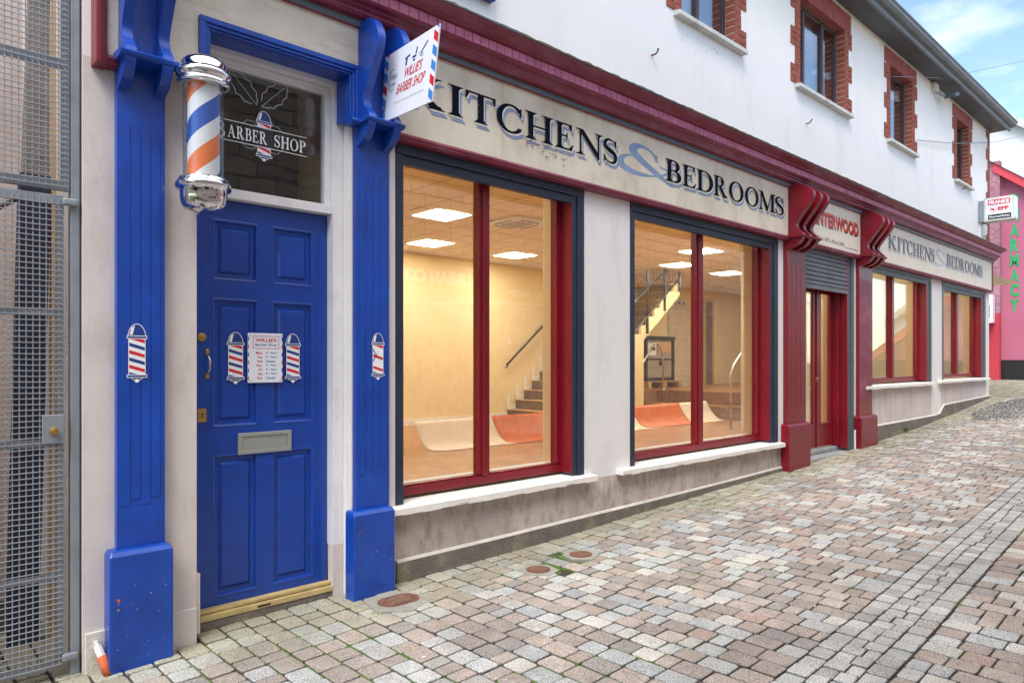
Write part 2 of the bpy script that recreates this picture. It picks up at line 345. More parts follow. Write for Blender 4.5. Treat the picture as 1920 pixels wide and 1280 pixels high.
def glyph(c):
    T, t = .17, .065
    if c == 'I': return .46, stem(.23)
    if c == 'T': return .84, stem(.42, t=False) + [poly([(.02, .935), (.82, .935), (.82, 1), (.02, 1)]), poly([(.0, 1), (.0, .74), (.035, .74), (.10, .94)]), poly([(.84, 1), (.84, .74), (.805, .74), (.74, .94)])]
    if c == 'K': return .98, stem(.22) + [line(.26, .42, .74, .96, .075), serif(.76, 1, .17, .09, -1), line(.38, .58, .80, .04, .19), serif(.83, 0, .17, .14, 1)]
    if c == 'C': return .84, [arc(.47, .5, .40, .475, 42, 322, .19, .07), poly([(.80, .96), (.835, .96), (.835, .64), (.80, .64), (.73, .80)]), line(.76, .17, .84, .25, .06, .03)]
    if c == 'H': return 1.0, stem(.22) + stem(.78) + [poly([(.28, .47), (.72, .47), (.72, .535), (.28, .535)])]
    if c == 'E': return .78, stem(.22) + [poly([(.25, .935), (.70, .935), (.70, 1), (.25, 1)]), poly([(.72, 1), (.72, .76), (.69, .76), (.58, .94)]), poly([(.28, .49), (.50, .49), (.50, .55), (.28, .55)]), poly([(.54, .66), (.54, .38), (.515, .38), (.47, .49), (.47, .55), (.515, .66)]), poly([(.25, 0), (.72, 0), (.70, .065), (.25, .065)]), poly([(.71, 0), (.79, .25), (.76, .25), (.58, .06)])]
    if c == 'N': return 1.04, [poly([(.17, .05), (.235, .05), (.235, .9), (.17, .9)]), serif(.2, 0, .17, .07, 1), poly([(.04, 1), (.30, 1), (.90, .18), (.90, -.04), (.85, -.04), (.14, .93), (.04, .97)]), poly([(.845, 0), (.91, 0), (.91, .92), (.845, .92)]), serif(.88, 1, .16, .07, -1)]
    if c == 'S': return .66, [curve([[(.56, .74), (.50, 1.02), (.10, 1.03), (.10, .74)], [(.10, .74), (.10, .50), (.56, .54), (.56, .25)], [(.56, .25), (.56, -.06), (.14, -.03), (.08, .27)]], lerp([(0, .04), (.15, .07), (.33, .14), (.5, .20), (.67, .14), (.85, .07), (1, .04)])), poly([(.545, .98), (.58, .98), (.59, .68), (.555, .68), (.50, .84)]), poly([(.06, .02), (.095, .02), (.15, .16), (.09, .33), (.055, .33)])]
    if c in 'BPR':
        r = stem(.22); wid = .78
        r.append(arc(.40, .745, .22 if c != 'B' else .20, .225, -90, 90, T, .06)); r += [line(.25, .97, .41, .97, .06), line(.25, .52, .41, .52, .06)]
        if c == 'B': r += [arc(.42, .27, .25, .24, -90, 90, .18, .06), line(.25, .03, .43, .03, .06)]
        if c == 'R': r += [line(.42, .52, .76, .04, .17), serif(.80, 0, .14, .12, 1)]; wid = .95
        return wid, r
    if c == 'D': return .96, stem(.22) + [arc(.42, .5, .40, .47, -90, 90, .19, .06), line(.25, .97, .43, .97, .06), line(.25, .03, .43, .03, .06)]
    if c == 'O': return .98, [arc(.49, .5, .39, .475, 0, 360, .19, .065, 44)]
    if c == 'M': return 1.18, [poly([(.17, .05), (.235, .05), (.25, .9), (.19, .9)]), serif(.2, 0, .15, .07, 1), poly([(.05, 1), (.30, 1), (.64, .22), (.60, -.0), (.56, .0), (.16, .93), (.05, .97)]), line(.60, .02, .88, .97, .065), poly([(.86, .0), (1.03, .0), (1.03, 1), (.86, 1)]), serif(.945, 0, .19, .17, 1), poly([(.86, 1), (1.15, 1), (1.15, .97), (1.03, .93), (.86, .9)])]
    if c == 'A': return .95, [line(.14, .03, .46, .98, .065), line(.44, .99, .76, .03, .18), line(.24, .34, .62, .34, .06), serif(.14, 0, .14, .07, 1), serif(.78, 0, .17, .17, 1)]
    if c == '&': return 1.5, [curve([[(.95, .66), (.95, 1.02), (.42, 1.12), (.40, .80)], [(.40, .80), (.40, .58), (.95, .28), (1.40, -.09)]], lerp([(0, .05), (.25, .09), (.42, .19), (.62, .21), (.85, .17), (1, .04)])), curve([[(.46, .60), (.02, .60), (-.06, -.02), (.62, .06)], [(.62, .06), (1.0, .10), (1.28, .30), (1.30, .46)]], lerp([(0, .03), (.25, .16), (.38, .2), (.6, .07), (1, .06)])), poly([(.93, .62), (1.0, .62), (1.0, .86), (.93, .86)]), poly([(1.05, .52), (1.05, .46), (1.42, .40), (1.42, .46)])]
    return .4, []
def txt2d(s, weight=0):   # built-in face -> verts, faces, bounds
    cu = bpy.data.curves.new('t', 'FONT'); cu.body = s; cu.size = 1; cu.resolution_u = 3; cu.offset = weight
    o = bpy.data.objects.new('t', cu); C.objects.link(o)
    dg = bpy.context.evaluated_depsgraph_get(); me = bpy.data.meshes.new_from_object(o.evaluated_get(dg))
    vs = [(v.co.x, v.co.y) for v in me.vertices]; fs = [tuple(p.vertices) for p in me.polygons]
    bpy.data.objects.remove(o); bpy.data.curves.remove(cu); bpy.data.meshes.remove(me)
    return vs, fs
def put2d(mb, vs, fs, fn, m, d=0):
    mb.add([fn(x, y, d) for x, y in vs], fs, m)
def text(mb, s, x0, x1, y0, y1, fn, m, d=0, shear=0, weight=0, fit=True):
    vs, fs = txt2d(s, weight)
    if not vs: return
    ax, bx = min(v[0] for v in vs), max(v[0] for v in vs); ay, by = min(v[1] for v in vs), max(v[1] for v in vs)
    kx = (x1-x0)/(bx-ax); ky = (y1-y0)/(by-ay)
    if not fit: kx = min(kx, ky)
    put2d(mb, [(x0+(x-ax)*kx + shear*(y-ay)*ky, y0+(y-ay)*ky) for x, y in vs], fs, fn, m, d)
def letter(mb, c, x0, x1, y0, y1, fn, m, d=0, e=.00012):
    w_, ps = glyph(c)
    xs = [v[0] for p in ps for v in p[0]]; a, b = min(xs), max(xs)
    for i, (vs, fs) in enumerate(ps):
        put2d(mb, [(x0+(x-a)/(b-a)*(x1-x0), y0+y*(y1-y0)) for x, y in vs], fs, fn, m, d + i*e)
def serif_text(mb, s, x0, x1, y0, y1, fn, m, d=0, gap=.08):
    ws = [(glyph(c)[0] if c != ' ' else .45) for c in s]; tot = sum(ws) + gap*(len(s)-1); x = x0; k = (x1-x0)/tot
    for c, w_ in zip(s, ws):
        if c != ' ': letter(mb, c, x, x + w_*k, y0, y1, fn, m, d)
        x += (w_+gap)*k
def facade(Y): return lambda x, y, d=0: (x, Y - d, y)
def clipz(p, a, b):
    for lim, sg in ((a, 1), (b, -1)):
        q = []
        for i in range(len(p)):
            P, Q = p[i], p[(i+1) % len(p)]; ip = sg*(P[1]-lim) >= 0; iq = sg*(Q[1]-lim) >= 0
            if ip: q.append(P)
            if ip != iq: t = (lim-P[1])/(Q[1]-P[1]); q.append((P[0]+t*(Q[0]-P[0]), lim))
        p = q
        if not p: return p
    return p
def pole_sticker(mb, x0, x1, z0, z1, fn, torn=False):
    w_ = x1-x0; h = z1-z0; cx = (x0+x1)/2; o = .0035
    def P(p, m, d): put2d(mb, p, [tuple(range(len(p)))], fn, m, d)
    def dome(r, zb, hh, up=1): return [(cx + r*math.cos(math.pi*i/16), zb + up*hh*math.sin(math.pi*i/16)) for i in range(17)]
    zc = z0+.755*h; zb = z0+.12*h
    P(dome(w_*.46, zc, h*.245), 'wpaint', 0); P(dome(w_*.46-o, zc, h*.245-o), 'bpaint', .0004)
    P([(cx-w_*.36, zc+h*.06), (cx-w_*.22, zc+h*.05), (cx-w_*.10, zc+h*.21), (cx-w_*.28, zc+h*.17)], 'wpaint', .0008)
    P(dome(w_*.36, zb, h*.09, -1), 'wpaint', 0); P(dome(w_*.36-o, zb, h*.09-o, -1), 'bpaint', .0004)
    P([(cx+.011*math.cos(i), z0+.008+.009*math.sin(i)) for i in [k*.7 for k in range(9)]], 'wpaint', .0008)
    bw = w_*.42
    P([(cx-bw, zb), (cx+bw, zb), (cx+bw, zc), (cx-bw, zc)], 'wpaint', .0012)
    n = 9; step = (zc-zb)/5.0; dz = step*.55
    cols = ['rpaint', 'bpaint']
    for i in range(-1, 6):
        top = zc - .1*step - i*step*.98 + step*.45
        p = clipz([(cx-bw+o, top), (cx-bw+o, top-step*.45), (cx+bw-o, top-step*.45-dz*1.1), (cx+bw-o, top-dz*1.1)], zb+o, zc-o)
        if torn and i in (1, 3): p = [(x, z) for x, z in p if x < cx] + [(cx+.006, (zb+zc)/2+.03*i-.03)] if len(p) > 2 else p
        if len(p) > 2: P(p, cols[i % 2], .0016)
    for z in (zc-.004, zb-.012):
        P([(x0, z), (x1, z), (x1, z+h*.055), (x0, z+h*.055)], 'wpaint', .0020); P([(x0+o, z+o), (x1-o, z+o), (x1-o, z+h*.055-o), (x0+o, z+h*.055-o)], 'bpaint', .0024)
# ---------------------------------------------------------------- ground
GK = [(-60, -.12), (0, -.07), (.9, -.05), (2.6, 0), (4.2, .035), (5.6, .09), (8, .16), (10.8, .262), (13, .37), (15, .51), (17.3, .69), (22, .78), (28, .85), (200, 1.0)]
def gz(x):
    for (a, p), (b, q) in zip(GK, GK[1:]):
        if x <= b: return p + (q-p)*(x-a)/(b-a)
    return GK[-1][1]
def struct(o, kind='structure'): o['kind'] = kind; return o
gm = mat('jointing_grit', (.035, .03, .024), .95, .3, 20, .6, 60, dirt=.95, dcol=(.15, .25, .03), dscale=(1.1, 1.1, 1.1), dlo=.54, dhi=.64)
g = MB()
xs = [-60, -20, -6, 0, .9, 2.6, 4.2, 5.6, 8, 10.8, 13, 15, 17.3, 22, 28, 60, 200]
ys = [-90, -20, -6, -4.2, -2, .02, 2.1, 8.6, 30, 120]
M['ground'] = gm
for i in range(len(xs)-1):
    for j in range(len(ys)-1):
        xm = (xs[i]+xs[i+1])/2; ym = (ys[j]+ys[j+1])/2
        if .9 < xm < 17.3 and .02 < ym < 8.6: continue
        if .9 < xm < 22 and 2.1 < ym < 8.6: continue
        g.add([(xs[a], ys[b], gz(xs[a])-.012) for a, b in ((i, j), (i+1, j), (i+1, j+1), (i, j+1))], [(0, 1, 2, 3)], 'ground')
struct(g.build('ground'))

# clay and concrete setts: each one a small domed block with worn corners, all one paved surface
pm = bpy.data.materials.new('setts'); pm.use_nodes = True
n, l = pm.node_tree.nodes, pm.node_tree.links; b = n['Principled BSDF']; b.inputs['Roughness'].default_value = .85
at = n.new('ShaderNodeAttribute'); at.attribute_name = 'Col'
gg = n.new('ShaderNodeNewGeometry')
t1 = n.new('ShaderNodeTexNoise'); t1.inputs['Scale'].default_value = 170; t1.inputs['Detail'].default_value = 2; l.new(gg.outputs['Position'], t1.inputs['Vector'])
r1 = n.new('ShaderNodeMapRange'); r1.inputs['From Min'].default_value = .3; r1.inputs['From Max'].default_value = .7; r1.inputs['To Min'].default_value = .35; r1.inputs['To Max'].default_value = 1.6
l.new(t1.outputs['Fac'], r1.inputs['Value'])
t2 = n.new('ShaderNodeTexNoise'); t2.inputs['Scale'].default_value = 9; t2.inputs['Detail'].default_value = 6; l.new(gg.outputs['Position'], t2.inputs['Vector'])
r2 = n.new('ShaderNodeMapRange'); r2.inputs['To Min'].default_value = .78; r2.inputs['To Max'].default_value = 1.22; l.new(t2.outputs['Fac'], r2.inputs['Value'])
mu0 = n.new('ShaderNodeMath'); mu0.operation = 'MULTIPLY'; l.new(r1.outputs[0], mu0.inputs[0]); l.new(r2.outputs[0], mu0.inputs[1])
t5 = n.new('ShaderNodeTexNoise'); t5.inputs['Scale'].default_value = 1.3; t5.inputs['Detail'].default_value = 9; t5.inputs['Roughness'].default_value = .7; l.new(gg.outputs['Position'], t5.inputs['Vector'])
r5 = n.new('ShaderNodeMapRange'); r5.inputs['From Min'].default_value = .35; r5.inputs['From Max'].default_value = .65; r5.inputs['To Min'].default_value = .78; r5.inputs['To Max'].default_value = 1.12; l.new(t5.outputs['Fac'], r5.inputs['Value'])
mu = n.new('ShaderNodeMath'); mu.operation = 'MULTIPLY'; l.new(mu0.outputs[0], mu.inputs[0]); l.new(r5.outputs[0], mu.inputs[1])
vm = n.new('ShaderNodeVectorMath'); vm.operation = 'SCALE'; l.new(at.outputs['Color'], vm.inputs[0]); l.new(mu.outputs[0], vm.inputs['Scale'])
l.new(vm.outputs[0], b.inputs['Base Color'])
bp = n.new('ShaderNodeBump'); bp.inputs['Strength'].default_value = .55; bp.inputs['Distance'].default_value = .004; l.new(t1.outputs['Fac'], bp.inputs['Height']); l.new(bp.outputs[0], b.inputs['Normal'])

rnd = random.Random(11)
PV, PF, PC = [], [], []
def yb(x): return -2.48 + .04*x       # near edge of the grey drainage band
FLAT = [(2.43, -.285, .14, .085), (3.44, -.48, .088, .088), (3.91, -.455, .088, .088)]   # covers set among the setts
def sett(cx, cy, lx, ly, col, ang=0, lod=0):
    for fx, fy, rx, ry in FLAT:
        if abs(cx-fx) < rx*.95+lx*.28 and abs(cy-fy) < ry*.95+ly*.28: return
    h = .5; base = len(PV); z0 = gz(cx) + rnd.uniform(-.003, .003); tx, ty = rnd.uniform(-.012, .012), rnd.uniform(-.012, .012)
    ca_, sa_ = math.cos(ang), math.sin(ang); sl = (gz(cx+.1)-gz(cx-.1))/.2
    ring = []
    for sx, sy in ((-1, -1), (1, -1), (1, 1), (-1, 1)):
        r = rnd.uniform(.07, .17)*min(lx, ly); r2 = rnd.uniform(.07, .17)*min(lx, ly)
        c = (sx*lx*h, sy*ly*h)
        p1 = (c[0]-sx*r, c[1]); p2 = (c[0], c[1]-sy*r2); pm_ = (c[0]-sx*r*.32, c[1]-sy*r2*.32)
        q = [p1, pm_, p2] if sx*sy > 0 else [p2, pm_, p1]
        ring += q
        # mid edge wobble
        nx = {(-1,-1): (0, -1), (1,-1): (1, 0), (1,1): (0, 1), (-1,1): (-1, 0)}[(sx, sy)]
    if lod: ring = [ring[k] for k in (0, 2, 3, 5, 6, 8, 9, 11)]
    # order ring by angle
    ring.sort(key=lambda p: math.atan2(p[1]/ly, p[0]/lx))
    ring = [(x+rnd.uniform(-.002, .002), y+rnd.uniform(-.002, .002)) for x, y in ring]
    n_ = len(ring)
    def emitv(s_, dz):
        for x, y in ring:
            x2, y2 = x*s_(lx), y*s_(ly)
            PV.append((cx + x2*ca_ - y2*sa_, cy + x2*sa_ + y2*ca_, z0 + dz + x2*(tx+sl) + y2*ty))
    if lod:
        emitv(lambda q: 1, 0); PF.append(tuple(range(base, base+n_))); PC.extend([col]*n_)
        return
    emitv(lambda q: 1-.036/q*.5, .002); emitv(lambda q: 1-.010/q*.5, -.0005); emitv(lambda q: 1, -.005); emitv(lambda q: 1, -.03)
    PF.append(tuple(range(base, base+n_)))
    for k in range(3):
        for i in range(n_):
            j = (i+1) % n_; PF.append((base+k*n_+i, base+(k+1)*n_+i, base+(k+1)*n_+j, base+k*n_+j))
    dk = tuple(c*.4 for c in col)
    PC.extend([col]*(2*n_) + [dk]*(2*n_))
PAL = [((.40, .335, .295), 11), ((.355, .305, .275), 11), ((.46, .395, .35), 7), ((.31, .285, .27), 4), ((.47, .475, .47), 8), ((.40, .41, .415), 5), ((.53, .51, .475), 4), ((.58, .555, .51), 1), ((.40, .30, .26), 2)]
GRY = [((.44, .44, .43), 6), ((.40, .385, .365), 3), ((.49, .49, .48), 4), ((.36, .34, .32), 2)]
def pick(pal, x, y):
    t = rnd.uniform(0, sum(w_ for _, w_ in pal))
    for c, w_ in pal:
        t -= w_
        if t <= 0: break
    k = rnd.uniform(.74, .87); c = tuple(v*k for v in c)
    gn = max(0, min(1, (y+.62+.25*noise.noise((x*1.5, y, 0)))/.5))*.6      # algae along the foot of the wall
    if gn > 0: c = tuple(a*(1-gn) + b_*gn for a, b_ in zip(c, (.31, .30, .19)))
    return c
def pal_at(x, y):
    if x + .5*y < 1.6 + .5*noise.noise((x, y, 3)): return GRY + PAL[:2]
    return PAL
def course(x, w_, ya, ybv, pal=None, lod=0, lens=(.095, .135, .135, .17, .17)):
    y = ya
    while y > ybv + .03:
        ln = rnd.choice(lens)
        if y - ln < ybv + .05: ln = y - ybv
        c = pick(pal or pal_at(x, y), x, y - ln/2)
        sett(x + w_/2, y - ln/2, w_-.008, ln-.008, c, rnd.uniform(-.012, .012), lod); y -= ln
W_ = .132
x = -2.2
while x < 17.9:
    far = x > 9.5
    ya = -.02 if x < .9 or x > 17.35 else -.012 - rnd.uniform(0, .0)
    if x < .9: ya = .9
    if x > 17.35: ya = 1.9
    if 1.36 < x+W_*.5 < 2.26: ya = .11
    ed = yb(x)
    course(x, W_, ya + (rnd.uniform(0, .06) if ya > .5 else 0), ed, lod=0 if not far else 1)
    x += W_
# band parallel to the shop front: header row, two inner rows, header row, then the street's far half
a_ = math.atan(.04)
x = -2.2
while x < 18:
    lodb = 1 if x > 9.5 else 0
    for k, (d0, d1) in enumerate(((0, .105), (.275, .38))):
        sett(x+.06, yb(x)-(d0+d1)/2, .118, d1-d0-.006, pick(GRY, x, -3), a_, lodb)
    x += .125
x = -2.2
while x < 18:
    lodb = 1 if x > 9.5 else 0
    sp_ = rnd.choice((.07, .085, .10)); y0 = yb(x)-.105
    sett(x+.055, y0-sp_/2, .104, sp_-.006, pick(GRY, x, -3), a_, lodb); sett(x+.055, y0-(sp_+.17)/2, .104, .17-sp_-.006, pick(GRY, x, -3), a_, lodb)
    x += .111
x = -2.2
while x < 17.9:
    if x > 1.2: course(x, W_, yb(x)-.385, -4.19, lod=1 if x > 8 else 0)
    x += W_
x = 17.9
while x < 32:
    course(x, W_*1.25, 3.5 if x > 22.3 else 1.95, -4.4, lod=1, lens=(.17, .2, .22))
    x += W_*1.25
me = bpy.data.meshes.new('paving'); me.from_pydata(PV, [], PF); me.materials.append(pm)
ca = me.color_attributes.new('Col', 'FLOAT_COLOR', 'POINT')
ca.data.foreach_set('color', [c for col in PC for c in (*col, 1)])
o = bpy.data.objects.new('pavement', me); C.objects.link(o); struct(o)

# ---------------------------------------------------------------- the shop building
B = thing('shop_building', 'long white rendered shop building with blue barber door and maroon shopfront', 'building', (9, .3, 0))
def ring_grid(mb, x0, x1, z0, z1, holes, yf, yb_, fm, rev, zsplit=(), xsplit=(), back=True):
    X = sorted({x0, x1, *xsplit, *[h[0] for h in holes], *[h[1] for h in holes]}); Z = sorted({z0, z1, *zsplit, *[h[2] for h in holes], *[h[3] for h in holes]})
    X = [a for a in X if x0 <= a <= x1]; Z = [a for a in Z if z0 <= a <= z1]
    for i in range(len(X)-1):
        for j in range(len(Z)-1):
            xm, zm = (X[i]+X[i+1])/2, (Z[j]+Z[j+1])/2
            if any(h[0] < xm < h[1] and h[2] < zm < h[3] for h in holes): continue
            q = [(X[i], Z[j]), (X[i+1], Z[j]), (X[i+1], Z[j+1]), (X[i], Z[j+1])]
            mb.add([(a, yf, c) for a, c in q], [(0, 1, 2, 3)], fm(xm, zm))
            if back: mb.add([(a, yb_, c) for a, c in q], [(3, 2, 1, 0)], rev)
    for a, b_, c, d in holes:
        for q in ([(a, c), (a, d)], [(b_, d), (b_, c)], [(a, d), (b_, d)], [(b_, c), (a, c)]):
            (p, r), (s_, t) = q
            mb.add([(p, yf, r), (p, yb_, r), (s_, yb_, t), (s_, yf, t)], [(0, 1, 2, 3)], rev)
W1 = (2.598, 4.466, .46, 2.88); W2 = (5.098, 7.916, .46, 2.88); DR = (8.613, 10.167, .1, 2.88)
W3 = (10.80, 13.55, 1.06, 2.88); W4 = (14.15, 17.03, 1.06, 2.88); BD = (1.345, 2.276, -.2, 3.21)
UP = [(5.90, 6.93, 4.83, 5.95), (8.49, 9.85, 4.83, 5.95), (11.57, 12.56, 4.83, 5.98), (15.0, 15.79, 4.83, 5.98)]
def fm(x, z):
    if z < .46 and 2.6 < x < 8.1: return 'riser'
    if z < 1.06 and 10.7 < x < 13.56: return 'riser2'
    if z < 1.06 and 14 < x < 17.05: return 'riser2'
    if (x < 2.55 and z < 2.92) or x < .9: return 'beige'
    return 'pier' if z < 2.95 else 'white'
mb = MB()
ring_grid(mb, .817, 17.33, -.35, 6.28, [W1, W2, DR, W3, W4, BD] + UP, 0, .14, fm, M['pier'], zsplit=(2.92, .46, 1.06), xsplit=(2.56, 8.05, 10.77, 13.56, 14.1, 17.05))
# gable end, side and back walls
mb.add([(17.33, 0, -.35), (17.33, 2.0, -.35), (17.33, 2.0, 6.28), (17.33, 0, 6.28)], [(0, 1, 2, 3)], 'white')
mb.add([(17.33, 2.0, -.35), (22.2, 2.0, -.35), (22.2, 2.0, 3.9), (17.33, 2.0, 3.9)], [(0, 1, 2, 3)], 'white')
mb.add([(22.2, 2.0, -.35), (22.2, 8.4, -.35), (22.2, 8.4, 3.9), (22.2, 2.0, 3.9)], [(0, 1, 2, 3)], 'white')
mb.add([(17.33, 2.0, 3.9), (22.2, 2.0, 3.9), (22.2, 8.4, 3.9), (17.33, 8.4, 3.9)], [(0, 1, 2, 3)], 'slate')
mb.add([(.817, 0, -.35), (.817, 8.4, -.35), (.817, 8.4, 6.28), (.817, 0, 6.28)], [(0, 1, 2, 3)], 'beige')
mb.add([(.817, 8.4, -.35), (22.2, 8.4, -.35), (22.2, 8.4, 3.9), (.817, 8.4, 3.9)], [(0, 1, 2, 3)], 'white')
mb.add([(.817, 8.4, 3.9), (17.33, 8.4, 3.9), (17.33, 8.4, 6.28), (.817, 8.4, 6.28)], [(0, 1, 2, 3)], 'white')
mb.add([(17.33, 2.0, 3.9), (17.33, 8.4, 3.9), (17.33, 8.4, 6.28), (17.33, 2, 6.28)], [(0, 1, 2, 3)], 'white')
mb.build('wall', B)

# plinth
def plinth(pts, name='plinth'):
    mb = MB(); n_ = len(pts)
    for (xa, za), (xb, zb_) in zip(pts, pts[1:]):
        ga, gb = gz(xa)-.1, gz(xb)-.1
        mb.add([(xa, -.022, ga), (xb, -.022, gb), (xb, -.022, zb_), (xa, -.022, za)], [(0, 1, 2, 3)], 'plinth')
        mb.add([(xa, -.022, za), (xb, -.022, zb_), (xb, -.016, zb_+.010), (xa, -.016, za+.010), (xb, .0, zb_+.017), (xa, .0, za+.017)], [(0, 1, 2, 3), (3, 2, 4, 5)], 'plinth_edge')
    for (xa, za) in (pts[0], pts[-1]):
        mb.add([(xa, -.022, gz(xa)-.1), (xa, 0, gz(xa)-.1), (xa, 0, za+.012), (xa, -.022, za)], [(0, 1, 2, 3)], 'plinth')
    mb.build(name, B)
plinth([(2.60, .137), (3.4, .141), (4.2, .150), (5.1, .158), (5.6, .163), (6.8, .18), (8.03, .203)])
plinth([(10.77, .50), (12.4, .508), (13.7, .516), (13.98, .535), (14.22, .672), (15.5, .70), (17.335, .738)])
mb = MB(); mb.box(.824, .95, -.015, 0, -.3, .145, 'plinth_edge'); mb.build('plinth', B, bevel=.005); mb = MB(); mb.box(1.20, 1.342, -.015, 0, -.3, .15, 'beige'); mb.build('plinth', B, bevel=.005)
mb = MB(); mb.box(2.205, 2.272, .10, .165, -.1, .30, 'beige'); mb.build('plinth', B); mb = MB(); mb.box(2.278, 2.30, -.015, .0, -.1, .16, 'beige'); mb.build('plinth', B); mb = MB(); mb.box(10.17, 10.25, -.03, 0.0, .0, .5, 'pier'); mb.build('plinth', B)

# fascia boards with painted lettering
def fascia(x0, x1, z0, z1, m, holes=()):
    mb = MB(); mb.box(x0, x1, -.06, -.002, z0, z1, m); return mb
mb = MB()
mb.box(.90, 2.27, -.06, -.002, 3.262, 3.56, 'ply'); mb.box(.90, 1.332, -.06, -.002, 2.925, 3.262, 'ply'); mb.box(2.285, 2.31, -.06, -.002, 2.925, 3.262, 'ply'); mb.box(2.27, 2.31, -.06, -.002, 3.262, 3.56, 'ply')
mb.build('fascia_board', B)
mb = MB(); mb.box(2.31, 3.49, -.06, -.002, 2.92, 3.53, 'cream'); mb.box(3.493, 5.9, -.06, -.002, 2.92, 3.53, 'cream'); mb.box(5.903, 8.3, -.06, -.002, 2.92, 3.53, 'cream')
f1 = mb.build('fascia_board', B)
KB = [('K', 2.56, 2.955), ('I', 2.983, 3.115), ('T', 3.138, 3.42), ('C', 3.43, 3.688), ('H', 3.72, 4.027), ('E', 4.05, 4.268), ('N', 4.298, 4.638), ('S', 4.645, 4.835),
      ('B', 5.553, 5.817), ('E', 5.837, 6.076), ('D', 6.086, 6.392), ('R', 6.403, 6.672), ('O', 6.706, 7.007), ('O', 7.039, 7.341), ('M', 7.341, 7.738), ('S', 7.729, 7.941)]
def big_sign(KB, amp, fas, k, ink, shd, z0, z1):
    mb = MB(); fn = facade(-.0605)
    letter(mb, '&', amp[0], amp[1], amp[2], amp[3], fn, shd, 0, .0002)
    for c, a, b_ in KB:
        dx, dz = .026*k, -.034
        letter(mb, c, a+dx, b_+dx, z0+dz, z1+dz, fn, shd, .0025, .00015)
        letter(mb, c, a+dx*.36, b_+dx*.36, z0+dz*.36, z1+dz*.36, fn, 'halo', .0045, .00015)
        letter(mb, c, a, b_, z0, z1, fn, ink, .0065, .00015)
    mb.build('lettering', fas)
big_sign(KB, (4.84, 5.70, 3.115, 3.385), f1, 1, 'ink', 'shade', 3.143, 3.352)
mb = MB()
ck = random.Random(5)
def blob(mb, cx, cz, rx, rz, fn, m, d, n_=11, jit=.45):
    put2d(mb, [(cx + rx*math.cos(2*math.pi*i/n_)*ck.uniform(1-jit, 1), cz + rz*math.sin(2*math.pi*i/n_)*ck.uniform(1-jit, 1)) for i in range(n_)], [tuple(range(n_))], fn, m, d)
M['chip'] = mat('bare_patch', (.20, .14, .09), .9, .4, 60)
for i in range(34):
    t = ck.random(); blob(mb, 3.75 + .34*t + ck.gauss(0, .07), 3.14 - .06*t + ck.gauss(0, .035) , ck.uniform(.004, .026), ck.uniform(.002, .008), facade(-.0605), 'chip', .0082 + i*.00005)
for i in range(30): blob(mb, ck.choice((3.35, 3.47, 3.52, 3.3)) + ck.gauss(0, .06), ck.gauss(3.33, .05), ck.uniform(.002, .007), ck.uniform(.002, .007), facade(-.0605), 'chip', .0082 + i*.00005)
mb.build('peeling_paint', f1)
mb = MB(); mb.box(8.3, 10.6, -.06, -.002, 2.92, 3.53, 'cream_far'); f2 = mb.build('fascia_board', B)
mb = MB(); fn = facade(-.0605)
for m_, dx, dz, d in (('black', .018, -.018, .001), ('wwred', 0, 0, .003)):
    text(mb, 'WINTERWOOD', 8.56, 10.175, 3.18+dz, 3.36+dz, lambda x, y, dd=0, dx=dx: (x+dx, -.0605-dd, y), m_, d, weight=.035)
text(mb, 'Tel: 071-9161305', 8.87, 9.70, 2.985, 3.035, fn, 'black', .001, weight=.012)
mb.box(8.6, 8.86, -.062, -.0605, 2.978, 2.984, 'black'); mb.box(9.72, 10.16, -.062, -.0605, 2.978, 2.984, 'black')
mb.build('lettering', f2)
mb = MB(); mb.box(10.6, 17.28, -.06, -.002, 2.92, 3.53, 'cream_far'); mb.box(17.28, 17.345, -.075, 0, 2.92, 3.53, 'maroon'); f3 = mb.build('fascia_board', B)
k = (16.538-11.306)/(7.941-2.56); s0, d0 = 2.56, 11.306
def fx(x): return 11.306 + (x-2.56)*(13.498-11.306)/(4.835-2.56) if x < 4.9 else 14.178 + (x-5.553)*(16.538-14.178)/(7.941-5.553)
big_sign([(c, fx(a), fx(b_)) for c, a, b_ in KB], (13.42, 14.36, 3.10, 3.385), f3, 1.3, 'inkfade', 'shadefade', 3.145, 3.36)

# cornice with a row of small blocks, and the rounded moulding under the boards
mb = MB()
prof = [(0, 3.50), (-.085, 3.50), (-.085, 3.545), (-.12, 3.55), (-.135, 3.565), (-.135, 3.578), (-.155, 3.59), (-.155, 3.602), (-.185, 3.612), (-.19, 3.622), (-.19, 3.69), (-.215, 3.695), (-.225, 3.71), (-.255, 3.722), (-.29, 3.735), (-.30, 3.742), (-.30, 3.755), (0, 3.80)]
mb.prismx(prof, .845, 17.40, 'maroon_old')
x = .86
while x < 17.33: mb.box(x, x+.068, -.197, -.189, 3.626, 3.686, 'dentil'); x += .0745
mb.box(.86, 17.38, -.0868, -.0852, 3.502, 3.540, 'greygreen')
cor = mb.build('cornice', B)
mb = MB(); r_ = random.Random(3)
pts = []; x = .845
while x < 17.4: pts.append((x, r_.uniform(-.010, .008))); x += .05
for (xa, a), (xb, b_) in zip(pts, pts[1:]):
    mb.add([(xa, -.306, 3.750), (xb, -.306, 3.750), (xb, -.306, 3.764+b_*.5), (xa, -.306, 3.764+a*.5), (xb, -.01, 3.812), (xa, -.01, 3.812)], [(0, 1, 2, 3), (3, 2, 4, 5)], 'lead')
mb.build('lead_flashing', cor)
MOULD = [(0, 2.878), (-.055, 2.878), (-.070, 2.882), (-.076, 2.892), (-.071, 2.899), (-.078, 2.905), (-.079, 2.913), (-.072, 2.918), (-.069, 2.925), (-.0615, 2.931), (0, 2.931)]
mb = MB()
